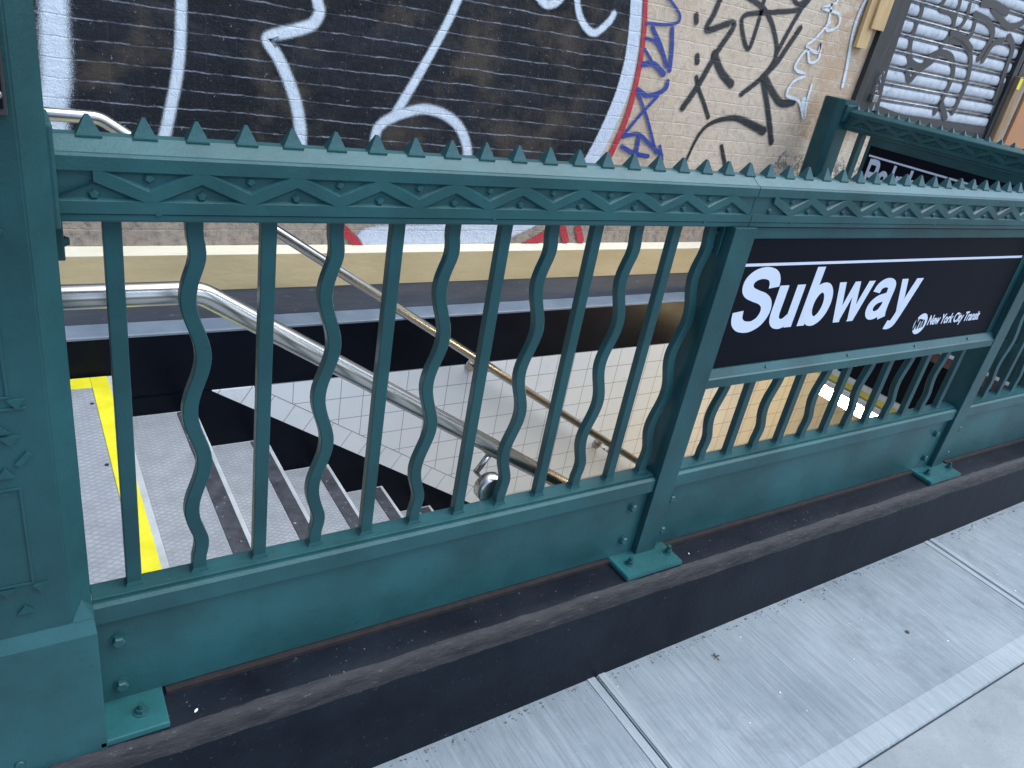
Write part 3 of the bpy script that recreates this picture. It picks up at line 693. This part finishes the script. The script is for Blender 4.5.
def wavy_bar(z0, z1):
    b = MB(); bm = b.bm; n = 60; rings = []
    prof = [(-.012, -.0075), (-.0105, -.009), (.0105, -.009), (.012, -.0075), (.012, .0075), (.0105, .009), (-.0105, .009), (-.012, .0075)]
    for i in range(n+1):
        z = z0+(z1-z0)*i/n
        w = 1.0
        for lim, s in ((.845, 1), (.315, -1)):
            d = (lim-z)*s
            w *= min(1, max(0, (d+.035)/.05))
        off = -.0108*math.cos(2*PI*(z-.584)/.197)*w
        rings.append([bm.verts.new((x+off, y, z)) for x, y in prof])
    fs = []
    for A, B in zip(rings, rings[1:]):
        for k in range(8): fs.append(bm.faces.new((A[k], A[(k+1) % 8], B[(k+1) % 8], B[k])))
    fs += [bm.faces.new(rings[0]), bm.faces.new(list(reversed(rings[-1])))]
    bmesh.ops.recalc_face_normals(bm, faces=fs); return b
def foot_mesh(zs):
    """small weld collar that flares where a bar meets the sill"""
    b = MB(); bm = b.bm
    lo = [(-.0155, -.011), (.0155, -.011), (.0155, .011), (-.0155, .011)]; hi = [(-.0107, -.0092), (.0107, -.0092), (.0107, .0092), (-.0107, .0092)]
    A = [bm.verts.new((x, y, zs)) for x, y in lo]; B = [bm.verts.new((x, y, zs+.008)) for x, y in hi]
    fs = [bm.faces.new((A[i], A[(i+1) % 4], B[(i+1) % 4], B[i])) for i in range(4)]+[bm.faces.new(B), bm.faces.new(list(reversed(A)))]
    bmesh.ops.recalc_face_normals(bm, faces=fs); return b
def bolt_mesh(r=.0110, d=.0125):
    """hexagon head on a washer, pointing to -Y"""
    b = MB(); b.cyl((0, 0, 0), (0, -1, 0), r*1.25, .002, 20)
    b.tube([(0, -.002, 0), (0, -d*.75, 0)], r, 6); b.tube([(0, -d*.75, 0), (0, -d, 0)], [r, r*.8], 6)
    for f in b.bm.faces: f.smooth = False
    return b
def stud_mesh():
    b = MB(); b.cyl((0, 0, 0), (0, 0, 1), .0135, .002, 24); b.tube([(0, 0, .002), (0, 0, .010)], .0095, 6); b.cyl((0, 0, .010), (0, 0, 1), .0055, .012, 16)
    for f in b.bm.faces: f.smooth = False
    return b
BOLT = None; SHARED = {}
def put(name, key, maker, mat, loc, parent, rz=0):
    if key not in SHARED:
        o = maker().build(name, mat, parent); SHARED[key] = o
    else:
        o = SHARED[key].copy(); o.name = name; COL.objects.link(o); o.parent = parent
    o.location = loc; o.rotation_euler = (0, 0, rz); return o

# ------------------------------------------------------------------ the near railing
rl = thing('railing', 'long green iron railing with spiked top rail along the kerb', 'railing')
TOPZ = 0
rails = []
for (a, c) in ((.196, 1.5345), (1.5365, 3.0), (3.002, 3.94)):
    r = rail_mesh(a, c, .326).build('top_rail', GREEN, rl); rails.append((a, c, r))
    for xj in (a+.14, (a+c)/2+.01, c-.14):
        if xj < c-.02: put('rivet', 'rivet', lambda: MB().cyl((0, 0, 0), (0, -1, 0), .0052, .0025, 16, .004), GREEN, (xj, .0022, .9215), r)
kk = 0
while True:
    x = .2605+.0667*kk; kk += 1
    if x > 3.92: break
    for a, c, r in rails:
        if a <= x < c+.002:
            put('spike', 'spike', spike_mesh, GREEN, (x, .0410, 1.0125), r, 0)
BX0, BS = .1736, .1070
SILL = .2500
TOPB = .910
SIGNZ0, SIGNZ1 = .5435, .888
def bar(k, z1=TOPB, parent=rl, wav=None, x=None, zs=SILL, y=BARY+.009):
    w = (k % 2 == 0) if wav is None else wav
    key = ('w' if w else 's')+'%.3f%.3f' % (zs, z1)
    X = BX0+BS*k if x is None else x
    put('baluster', key, (lambda: wavy_bar(zs, z1)) if w else (lambda: straight_bar(zs, z1)), GREEN_D, (X, y, 0), parent)
for k_ in range(1, 13): bar(k_)
for k_ in range(14, 26): bar(k_, z1=.500)
for k_ in range(28, 35): bar(k_)
# the weld collars of a bay are part of its sill
def sill(x0, x1, ks, parent=rl):
    b = MB(); b.box(x0, x1, .0120, .053, SILL-.006, SILL+.001, .0015); b.box(x0, x1, .017, .022, SILL-.045, SILL-.0075)
    o = b.build('sill_bar', GREEN, parent)
    for k in ks: put('weld_collar', 'collar', lambda: foot_mesh(SILL+.0013), GREEN, (BX0+BS*k, BARY+.009, 0), o)
    return o
sill(.2135, 1.4885, range(1, 13)); sill(1.5615, 2.9435, range(14, 26)); sill(3.0175, 3.90, range(28, 35))
# drips / screw heads on the sill
def panel(x0, x1, bolts):
    b = MB()
    # folded plate: proud band on top, recessed sheet below
    b.prism([(.0, .2045), (.0, .2400), (.0055, .2456), (.0083, .2456), (.0165, .2440), (.0165, .0), (.0120, .0), (.0120, .2045)], x0, x1, 'x')
    o = b.build('base_panel', GREEN, rl)
    for x, z in bolts: put('bolt', 'bolt', bolt_mesh, GREEN, (x, .0118, z), o, 0)
    return o
panel(.2135, 1.4885, [(.2475, .149), (.2475, .039), (1.4425, .159), (1.4425, .052)])
panel(1.5615, 2.9435, [(1.5785, .158), (1.5785, .054), (2.888, .148), (2.888, .045)])
panel(3.0175, 3.90, [(3.040, .147), (3.040, .040)])
def post(x0, x1, platex0, platex1):
    b = MB(); b.box(x0, x1, -.006, .006, .0, .909, .0018); b.box(x0+.001, x1-.001, .0062, .066, .0, .909, .002)
    o = b.build('post', GREEN_D, rl)
    b = MB(); b.prism([(platex0, -.074), (platex1, -.074), (platex1, .02), (platex0, .02)], -.0135, .0005, 'z')
    bmesh.ops.bevel(b.bm, geom=b.bm.edges[:], offset=.0025, segments=2, affect='EDGES')
    p = b.build('base_plate', GREEN_SKYLIT, o)
    for xx in (platex0+.042, platex1-.018):
        put('anchor_bolt', 'stud', stud_mesh, GREEN, (xx, -.030, .0005), p)
    return o
post(1.490, 1.560, 1.408, 1.606); post(2.946, 3.016, 2.835, 3.040)
b = MB(); b.box(.20, .314, -.074, .02, -.0135, .0005, .0025); p1 = b.build('base_plate', GREEN_SKYLIT, rl)
put('anchor_bolt', 'stud', stud_mesh, GREEN, (.272, -.032, .0005), p1)
# lug brackets on the side of the posts, under the rail
for x in (1.4875, 2.9435):
    b = MB(); b.box(x-.006, x, .018, .052, .835, .905, .002); lb = b.build('lug_bracket', GREEN_D, rl)
    for z in (.853, .887): put('bolt', 'sbolt', lambda: bolt_mesh(.006, .007), GREEN_D, (x-.006, .035, z), lb, -PI/2)
b = MB(); b.box(.210, .222, .03, .05, .845, .905, .002); lb = b.build('lug_bracket', GREEN_D, rl)
put('bolt', 'sbolt', None, GREEN_D, (.222, .04, .870), lb, PI/2)
# frame that holds the sign
b = MB(); b.box(2.9085, 2.9455, .0145, .030, .5445, .878, .001); b.build('sign_frame', GREEN_D, rl)
b = MB()
b.prism([(.0, .4970), (-.004, .500), (-.004, .5235), (.0, .526), (.012, .544), (.030, .544), (.030, .538), (.018, .538), (.008, .520), (.008, .497)], 1.5605, 2.9455, 'x')
sf = b.build('sign_frame', GREEN, rl)
b = MB(); b.prism([(.0125, .8785), (.0105, .8820), (.0105, .9050), (.020, .9085), (.034, .9085), (.034, .8785)], 1.5605, 2.9455, 'x'); b.build('sign_frame', GREEN_D, rl)
for x in (1.78, 2.13, 2.47, 2.78): put('screw', 'fscrew', lambda: MB().cyl((0, 0, 0), (0, -.8, .6), .0045, .003, 14), GREEN, (x, .0065, .535), sf)

# ------------------------------------------------------------------ lettering
def arc_pts(cx, cy, rx, ry, a0, a1, n=14):
    return [(cx+rx*math.cos(math.radians(a0+(a1-a0)*i/n)), cy+ry*math.sin(math.radians(a0+(a1-a0)*i/n))) for i in range(n+1)]
LW = .185
def glyph(ch):
    """strokes in units of cap height: ('s', points, width) smooth, ('p', polygon)"""
    w = LW
    if ch == 'S':
        return .66, [('s', [(.585, .695), (.565, .80), (.49, .895), (.345, .935), (.20, .905), (.115, .82), (.112, .715), (.17, .635), (.30, .575), (.445, .52), (.545, .43), (.572, .295), (.52, .16), (.42, .085), (.315, .068), (.19, .10), (.105, .19), (.078, .335)], w*1.0, True)]
    if ch == 'u':
        return .56, [('s', [(.085, .72), (.085, .5), (.085, .24), (.125, .12), (.22, .070), (.31, .095), (.385, .17)], w*.92, True), ('p', [(.330, .72), (.490, .72), (.490, 0), (.345, 0), (.330, .10)])]
    if ch == 'b':
        return .565, [('p', [(.01, 1), (.17, 1), (.17, .10), (.155, 0), (.01, 0)]), ('s', arc_pts(.292, .358, .178, .290, 200, -160, 30), w*.92, True)]
    if ch == 'w':
        h = .135
        return .79, [('p', [(-.01, .72), (-.01+h*1.05, .72), (.165+h*1.05, 0), (.165, 0)]), ('p', [(.165, 0), (.165+h*.9, 0), (.385+h*.45, .72), (.385-h*.45, .72)]),
                     ('p', [(.385-h*.45, .72), (.385+h*.45, .72), (.60, 0), (.60-h*.9, 0)]), ('p', [(.60-h*1.05, 0), (.60, 0), (.775, .72), (.775-h*1.05, .72)])]
    if ch == 'a':
        return .56, [('s', [(.085, .50), (.115, .60), (.20, .66), (.30, .665), (.385, .625), (.415, .545), (.415, .40), (.415, .20), (.43, .08), (.455, .0)], w*.92, True),
                     ('s', [(.40, .42), (.31, .395), (.18, .36), (.09, .27), (.085, .155), (.155, .075), (.255, .072), (.345, .125), (.405, .24)], w*.86, True)]
    if ch == 'y':
        h = .145
        return .54, [('p', [(-.005, .72), (h, .72), (.315, .12), (.205, -.0)]), ('p', [(.362, .72), (.532, .72), (.492, .58), (.322, .58)]), ('s', [(.412, .60), (.375, .48), (.295, .20), (.235, .0), (.185, -.12), (.115, -.155), (.03, -.142)], w*.92, True)]
    if ch == 'R':
        return .72, [('p', [(.07, 1), (.22, 1), (.22, 0), (.07, 0)]), ('s', [(.2, .925), (.42, .925), (.55, .90), (.60, .80), (.60, .66), (.55, .55), (.42, .52), (.2, .52)], w, True), ('s', [(.42, .50), (.52, .46), (.565, .36), (.58, .18), (.60, .04), (.62, .0)], w*.95, True)]
    if ch == 'l': return .27, [('p', [(.06, 1), (.195, 1), (.195, 0), (.06, 0)])]
    if ch == 'p': return .58, [('p', [(.04, .72), (.165, .72), (.175, .64), (.175, -.25), (.04, -.25)]), ('s', arc_pts(.30, .36, .17, .295, 205, -155, 26), w*.92, True)]
    if ch == 'h': return .55, [('p', [(.05, 1), (.185, 1), (.185, 0), (.05, 0)]), ('s', [(.13, .42), (.16, .56), (.26, .65), (.37, .62), (.42, .52), (.42, .3), (.42, 0)], w*.92, True)]
def flat_stroke(bm, pts, w, place, n=6):
    q = smooth_path([(p[0], p[1], w) for p in pts], n); L = []
    for i, (x, y, ww) in enumerate(q):
        a = q[max(0, i-1)]; c = q[min(len(q)-1, i+1)]
        dx, dy = c[0]-a[0], c[1]-a[1]; l = math.hypot(dx, dy) or 1; nx, ny = -dy/l, dx/l
        L.append((bm.verts.new(place(x+nx*ww/2, y+ny*ww/2)), bm.verts.new(place(x-nx*ww/2, y-ny*ww/2))))
    for A, B in zip(L, L[1:]): bm.faces.new((A[0], B[0], B[1], A[1]))
def letters(text, x, z, cap, y, parent, sx=1.0, slant=0, track=.0):
    """each letter a thin vinyl shape on the sign face at local y"""
    pen = x
    for ch in text:
        adv, parts = glyph(ch); b = MB(); bm = b.bm
        for i, st_ in enumerate(parts):
            yy = y-.00025*i
            P = lambda u, v, yy=yy: (pen+(u+slant*v)*cap*sx, yy, z+v*cap)
            if st_[0] == 'p': bm.faces.new([bm.verts.new(P(*p)) for p in st_[1]])
            else: flat_stroke(bm, st_[1], st_[2], P)
        fs = bm.faces[:]
        bmesh.ops.recalc_face_normals(bm, faces=fs)
        b.build('letter', SIGN_WHITE, parent)
        pen += (adv+track)*cap*sx
    return pen
def text_mesh(name, body, size, loc, mat, parent, off=.0, shear=0, sx=1, rot=(PI/2, 0, 0), space=1):
    cu = bpy.data.curves.new(name, 'FONT'); cu.body = body; cu.size = size; cu.offset = off; cu.shear = shear; cu.space_character = space; cu.resolution_u = 3
    t = bpy.data.objects.new(name+'_tmp', cu); COL.objects.link(t); bpy.context.view_layer.update()
    me = bpy.data.meshes.new_from_object(t.evaluated_get(bpy.context.evaluated_depsgraph_get())); bpy.data.objects.remove(t); bpy.data.curves.remove(cu)
    for v in me.vertices: v.co.x *= sx
    me.transform(Matrix.Rotation(rot[0], 4, 'X'))
    me.materials.clear(); me.materials.append(mat)
    o = bpy.data.objects.new(name, me); COL.objects.link(o); o.parent = parent; o.location = loc; return o

SFY = .0165
sg = thing('subway_sign', 'long black sign reading Subway and New York City Transit in white', 'sign', (1.561, SFY, SIGNZ0))
b = MB(); b.box(.001, 1.346, 0, .006, .0006, .3345, .0008); b.build('sign_panel', SIGN_BLACK, sg)
b = MB(); b.box(.006, 1.342, -.0008, -.0002, .2665, .2735); b.build('white_stripe', SIGN_WHITE, sg)
letters('Subway', .037, .0965, .163, -.0006, sg, sx=1.235, track=.036)
lg = thing('x', '', ''); bpy.data.objects.remove(lg)
b = MB(); bm = b.bm
c = bm.verts.new((.902, -.0006, .0625)); ring = [bm.verts.new(((.902)+.0335*math.cos(2*PI*i/40), -.0006, .0625+.0345*math.sin(2*PI*i/40))) for i in range(40)]
for i in range(40): bm.faces.new((c, ring[i], ring[(i+1) % 40]))
bmesh.ops.recalc_face_normals(bm, faces=bm.faces[:])
disc = b.build('round_logo', SIGN_WHITE, sg)
b = MB()   # stylised M T A in perspective, bleeding off the left of the disc
def lp(pts): b.prism(pts, -.0012, -.0008, 'y')
def P_(u, v):   # letters shrink to the right
    s = 1-.42*u; return (.873+.052*u, .0625+(v-.5)*.040*s)
for poly in ([(0, 0), (.13, 0), (.13, .62), (.22, .12), (.30, .62), (.30, 0), (.42, 0), (.42, 1), (.29, 1), (.22, .55), (.13, 1), (0, 1)],
             [(.45, .78), (.54, .78), (.54, 0), (.66, 0), (.66, .78), (.72, .78), (.72, 1), (.45, 1)],
             [(.72, 0), (.81, 0), (.86, .70), (.91, 0), (1.0, 0), (.92, 1), (.80, 1)]): lp([P_(*p) for p in poly])
b.build('logo_letters', SIGN_BLACK, disc)
text_mesh('small_lettering', 'New York City Transit', .0455, (.942, -.0008, .0560), SIGN_WHITE, sg, off=.0013, sx=.735, space=.965)

# ------------------------------------------------------------------ left pillar
pl = thing('gate_pillar', 'thick green iron pillar with triangle ornaments at the left end of the railing', 'pillar')
def octo(x0, x1, y0, y1, c): return [(x0+c, y0), (x1-c, y0), (x1, y0+c), (x1, y1-c), (x1-c, y1), (x0+c, y1), (x0, y1-c), (x0, y0+c)]
PX0, PX1, PY0, PY1 = -.115, .2105, -.062, .23
b = MB(); b.prism(octo(PX0, PX1, PY0, PY1, .030), .2805, 1.75, 'z'); bmesh.ops.bevel(b.bm, geom=[e for e in b.bm.edges if abs(e.verts[0].co.z-e.verts[1].co.z) > .5], offset=.002, segments=2, affect='EDGES')
sh = b.build('shaft', GREEN_D, pl)
b = MB(); bm = b.bm
b.box(PX0-.008, PX1+.002, PY0-.012, PY1+.008, -.022, .2565, .002)
lo = [(PX0-.008, PY0-.012), (PX1+.002, PY0-.012), (PX1+.002, PY1+.008), (PX0-.008, PY1+.008)]
hi = [(PX0+.001, PY0+.001), (PX1-.001, PY0+.001), (PX1-.001, PY1-.001), (PX0+.001, PY1-.001)]
A = [bm.verts.new((x, y, .2568)) for x, y in lo]; B = [bm.verts.new((x, y, .2802)) for x, y in hi]
fs = [bm.faces.new((A[i], A[(i+1) % 4], B[(i+1) % 4], B[i])) for i in range(4)]+[bm.faces.new(B), bm.faces.new(list(reversed(A)))]
bmesh.ops.recalc_face_normals(bm, faces=fs)
pb = b.build('plinth', GREEN, pl)
# chamfer stop at the foot of the shaft
b = MB(); bm = b.bm
q = [bm.verts.new(p) for p in ((PX1-.0305, PY0-.0003, .2803), (PX1+.0003, PY0-.0003, .2803), (PX1+.0003, PY0+.0305, .2803), (PX1-.0145, PY0+.0145, .312))]
fs = [bm.faces.new((q[0], q[1], q[3])), bm.faces.new((q[1], q[2], q[3])), bm.faces.new((q[0], q[3], q[2])), bm.faces.new((q[0], q[2], q[1]))]
bmesh.ops.recalc_face_normals(bm, faces=fs); b.build('chamfer_stop', GREEN, sh)
for z in (-.012, -.036+.012+.012):
    pass
for z in (.012, -.012+.0): put('rivet', 'privet', lambda: MB().cyl((0, 0, 0), (0, -1, 0), .0085, .004, 18, .006), GREEN, (.084, PY0-.012, z), pb)
# collar where the top rail meets the pillar
b = MB(); b.box(.205, .2185, -.012, .082, .902, 1.035, .004); b.build('collar', GREEN, pl)
# ornaments: raised bars, V's and triangles, the same on the front
b = MB()
yo, yi = PY0-.0045, PY0+.001
def tri(cx, cz, w, h): b.prism([(cx-w/2, cz), (cx+w/2, cz), (cx, cz+h)], yo, yi, 'y')
for base in (.285, .600, .905):
    x0_, x1_ = -.050, .138
    # rectangular sunk panel outline
    z0_, z1_ = base+.092, base+.262
    if z1_ < 1.05 or base < .9:
        for (a0, a1, c0, c1) in ((x0_, x1_, z0_, z0_+.0035), (x0_, x1_, z1_, z1_+.0035), (x0_, x0_+.0035, z0_+.004, z1_-.0005), (x1_-.0035, x1_, z0_+.004, z1_-.0005)):
            b.box(a0, a1, yo+.002, yi, c0, c1, .0008)
    tri(.122, base+.040, .022, .014); tri(.145, base+.090, .020, -.015); tri(.103, base+.090, .020, -.015)
    tri(.122, base+.285, .022, .016)
    b.prism([(.140, base+.300), (.155, base+.318), (.150, base+.324), (.134, base+.306)], yo, yi, 'y')
    tri(.132, base+.350, .024, -.014)
    b.box(.06, .155, yo+.002, yi, base+.389, base+.3925, .0008)
b.build('ornament', GREEN_D, sh)
ps = thing('pillar_sign', 'dark sign plate screwed to the front of the left pillar', 'sign', (0, PY0-.0085, 1.30))
b = MB(); b.box(-.085, .174, 0, .007, -.2475, .25, .001); b.build('sign_rim', DARK, ps)
b = MB(); b.box(-.08, .1705, -.002, -.0002, -.240, .245, .001); b.build('sign_face', SIGN_BLACK, ps)
b = MB(); b.cyl((.1655, -.0022, -.225), (0, -1, 0), .0058, .003, 18, .004); b.build('screw', STEEL, ps)

# ------------------------------------------------------------------ handrails
def handrail(y, wall_y, label, brackets, big, kz=.747, kx=.416):
    t = thing('handrail', label, 'handrail', group='steel stair handrails')
    pts = [(-.9, y, kz)]
    for i in range(7):       # bend
        a = i/6; q = .020
        pts.append((kx-q*(1-a)**2+q*a*a*math.cos(STAIR_ANG), y, kz-q*a*a*math.sin(STAIR_ANG)))
    ex = 5.2; pts.append((ex, y, kz-.645*(ex-kx)))
    b = MB(); b.tube(pts, .0195, 28); b.build('rail', STEEL, t)
    sgn = 1 if wall_y > y else -1
    for xb in brackets:
        zr = kz-.645*(xb-kx); d = Vector((-math.sin(STAIR_ANG), 0, -math.cos(STAIR_ANG)))
        p0 = Vector((xb, y, zr))+d*.018; p1 = p0+d*.026; p2 = p1+Vector((0, sgn*.028, 0))
        if big: p1 = p0+d*.055; p2 = p1+Vector((0, sgn*.050, 0))
        b = MB(); b.box(-.022, .022, -.010, .010, -.003, .001, .001)
        bmesh.ops.transform(b.bm, matrix=Matrix.Translation(p0) @ Matrix.Rotation(STAIR_ANG, 4, 'Y'), verts=b.bm.verts[:])
        b.tube([p0, p1], .0075, 14); b.tube([p1-Vector((0, sgn*.006, 0)), p2], .0045, 14); br = b.build('bracket', STEEL, t)
        b = MB(); rr = .036 if big else .034
        if big: b.tube([p2-Vector((0, sgn*.0, 0)), p2+Vector((0, sgn*.004, 0)), Vector((p2.x, wall_y, p2.z))], [rr*.93, rr, rr], 32)
        else: b.tube([(p2.x, wall_y-sgn*.010, p2.z), (p2.x, wall_y-sgn*.006, p2.z), (p2.x, wall_y, p2.z)], [rr*.85, rr, rr], 28); b.tube([p2, (p2.x, wall_y-sgn*.0105, p2.z)], .006, 12)
        b.build('flange', STEEL, br)
    return t
handrail(.140, .0535, 'thick steel handrail close behind the railing bars, sloping down the stairs', (1.068,), True)
handrail(1.462, W, 'steel handrail on the far tiled stairwell wall', (1.90, 2.80), False, .757, .4115)

# ------------------------------------------------------------------ end railing across the stairwell
EX, EZ = 3.85, .056
er = thing('end_railing', 'green spiked railing across the far end of the stairwell, turned side on', 'railing', (EX, 1.500, EZ), -PI/2)
rm = rail_mesh(.0, 1.435, .05); rr = rm.build('top_rail', GREEN, er)
kk = 0
while .03+.058*kk < 1.42:
    put('spike', 'spike', None, GREEN, (.03+.058*kk, .0410, 1.0125), rr).scale = (.8, .8, .75); kk += 1
b = MB(); b.box(.105, .130, .01, .05, .14, .909, .002); b.build('post', GREEN_D, er)
b = MB(); b.box(1.375, 1.415, .0, .05, .14, .909, .002); b.build('post', GREEN_D, er)
b = MB()
b.box(.18, 1.374, .006, .030, .869, .9085, .001); b.box(.18, .20, .006, .03, .50, .869, .002); b.box(.18, 1.374, .004, .030, .497, .52, .002); b.build('sign_frame', GREEN_D, er)
b = MB(); b.prism([(.0, .2055), (.0, .2425), (.0025, .2456), (.0083, .2456), (.0083, .07), (.0062, .07), (.0062, .2035)], .0, 1.435, 'x'); b.box(.0, 1.435, .0085, .070, SILL-.007, SILL, .0015); b.build('base_panel', GREEN, er)
for i in range(12): bar(i, z1=.497, parent=er, x=.155+.107*i, wav=(i % 2 == 1))
s2 = thing('station_sign', 'black station sign starting with Ralph on the end railing', 'sign', (EX-.002, 1.425, EZ+.010), -PI/2)
b = MB(); b.box(.1255, 1.29, .010, .0155, .521, .8685, .001); b.build('sign_panel', SIGN_BLACK, s2)
b = MB(); b.box(.135, 1.285, .0090, .0096, .808, .817); b.build('white_stripe', SIGN_WHITE, s2)
letters('Ralph', .143, .645, .155, .0094, s2, sx=.68, track=.02)
cp = thing('corner_post', 'green octagonal corner post rising between brick wall and end railing', 'post', (3.852, 1.560, 0))
b = MB(); b.prism(octo(-.075, .075, -.070, .062, .028), .13, 1.10, 'z')
bmesh.ops.bevel(b.bm, geom=[e for e in b.bm.edges if abs(e.verts[0].co.z-e.verts[1].co.z) > .5], offset=.003, segments=2, affect='EDGES'); b.build('shaft', GREEN_D, cp)
b = MB(); b.prism(octo(-.072, .072, -.067, .059, .027), 1.1003, 1.106, 'z'); b.build('cap', GREEN_D, cp)
b = MB(); b.box(-.035, .070, -.082, -.069, 1.0, 1.085, .006); b.build('collar', GREEN_D, cp)
cp2 = thing('corner_post', 'broad green corner pillar where the long railing meets the end railing', 'post', (3.93, .03, 0))
b = MB(); b.prism(octo(-.075, .225, -.095, .33, .03), -.022, 1.10, 'z'); b.build('shaft', GREEN_D, cp2)
b = MB(); b.prism(octo(-.071, .221, -.091, .326, .029), 1.1003, 1.106, 'z'); b.build('cap', GREEN_D, cp2)

# ------------------------------------------------------------------ small litter
def chip(x, y, z, s, label, mat=CHALK, cat='litter', name='paint_chip'):
    b = MB(); n = 6; r = random.Random(int(x*1000))
    b.prism([(s*(.6+.5*r.random())*math.cos(2*PI*i/n), s*.55*(.6+.5*r.random())*math.sin(2*PI*i/n)) for i in range(n)], 0, .0018, 'z')
    o = b.build(name, mat); o.location = (x, y, z); o.rotation_euler = (0, 0, r.random()*3); tag(o, label, cat); return o
chip(.362, -.055, -.0145, .005, 'white paint chip on the kerb beside the left base plate')
chip(1.66, -.045, -.0145, .004, 'white paint chip on the kerb right of the middle base plate')
b = MB()
for a in (0, 1.1, 2.0, 3.4, 4.6):
    b.prism([(0, -.001), (.014*math.cos(a), .014*math.sin(a)-.001), (.012*math.cos(a+.25), .012*math.sin(a+.25)+.001), (0, .001)], 0, .0012, 'z')
o = b.build('dry_leaf', LEAF); o.location = (1.74, -.19, walk_z(1.74)+.002); tag(o, 'tiny dry leaf scrap on the sidewalk near the kerb', 'leaf')
b = MB(); b.cyl((0, 0, 0), (0, 0, 1), .007, .002, 14); o = b.build('gum_spot', DARK); o.location = (2.42, -.37, walk_z(2.42)+.0005); tag(o, 'dark chewing gum spot on the sidewalk slab', 'gum')
rg = random.Random(11)
GRIME = simple('dirt_line', (.06, .06, .06), (.14, .135, .13), 60, .9)
b = MB()
for i in range(420):
    x = .3+3.9*rg.random(); y = -.111-.012*abs(rg.gauss(0, 1)); q = .001+.003*rg.random()**2
    b.prism([(x+q*math.cos(a)*(.6+.8*rg.random()), y+q*math.sin(a)*(.5+.5*rg.random())) for a in [2*PI*j/5 for j in range(5)]], walk_z(x)+.0003, walk_z(x)+.0016, 'z')
o = b.build('dirt_crumbs', GRIME); o['kind'] = 'stuff'; o['label'] = 'dark crumbs of dirt gathered along the foot of the kerb'
b = MB()
for i in range(90):
    x = .25+3.4*rg.random(); y = -.015-.065*rg.random(); q = .0006+.0018*rg.random()**2
    b.prism([(x+q*math.cos(a)*(.6+.8*rg.random()), y+q*math.sin(a)) for a in [2*PI*j/5 for j in range(5)]], -.0155, -.0125, 'z')
o = b.build('kerb_grit', CHALK if False else GRIME); o['kind'] = 'stuff'; o['label'] = 'fine grit lying on top of the black kerb'
rr_ = random.Random(5); b = MB()
for i in range(26):
    x = .9+2.6*rr_.random(); y = -.14-.42*rr_.random(); s = .0010+.0018*rr_.random()
    b.prism([(x+s*math.cos(a)*(.6+.7*rr_.random()), y+s*math.sin(a)*(.6+.7*rr_.random())) for a in [2*PI*j/6 for j in range(6)]], walk_z(x)+.0003, walk_z(x)+.0012, 'z')
o = b.build('pale_grit', CHALK); o['kind'] = 'stuff'; o['label'] = 'scattered pale grit on the sidewalk slabs'

# ------------------------------------------------------------------ light
w = bpy.data.worlds.new('World'); scene.world = w; w.use_nodes = True; nt = w.node_tree
bg = nt.nodes['Background']; sky = nt.nodes.new('ShaderNodeTexSky'); sky.sky_type = 'NISHITA'; sky.sun_disc = False
SUN_EL, SUN_AZ = math.radians(64), math.radians(112)     # soft light from high on the right, no hard shadows
sky.sun_elevation = SUN_EL; sky.sun_rotation = SUN_AZ
sky.air_density = 1.0; sky.dust_density = 2.0; sky.ozone_density = .35
nt.links.new(sky.outputs[0], bg.inputs[0]); bg.inputs[1].default_value = .15
sl = bpy.data.lights.new('sun', 'SUN'); sl.energy = 1.9; sl.angle = math.radians(75); sl.color = (.82, .95, 1)
so = bpy.data.objects.new('sun', sl); COL.objects.link(so)
d = Vector((math.sin(SUN_AZ)*math.cos(SUN_EL), math.cos(SUN_AZ)*math.cos(SUN_EL), math.sin(SUN_EL)))
so.rotation_euler = (-d).to_track_quat('-Z', 'Y').to_euler()

# ------------------------------------------------------------------ camera
cd = bpy.data.cameras.new('camera'); cam = bpy.data.objects.new('camera', cd); COL.objects.link(cam)
cam.location = (.1634, -1.1120, 1.2622); cam.rotation_euler = tuple(math.radians(a) for a in (63.3004, -9.8273, -31.3935))
cd.sensor_width = 36; cd.lens = 36*763.477/1024; cd.clip_end = 500; cd.clip_start = .02
scene.camera = cam
scene.view_settings.view_transform = 'Standard'; scene.view_settings.look = 'None'
scene.view_settings.exposure = 1.0; scene.view_settings.gamma = 1
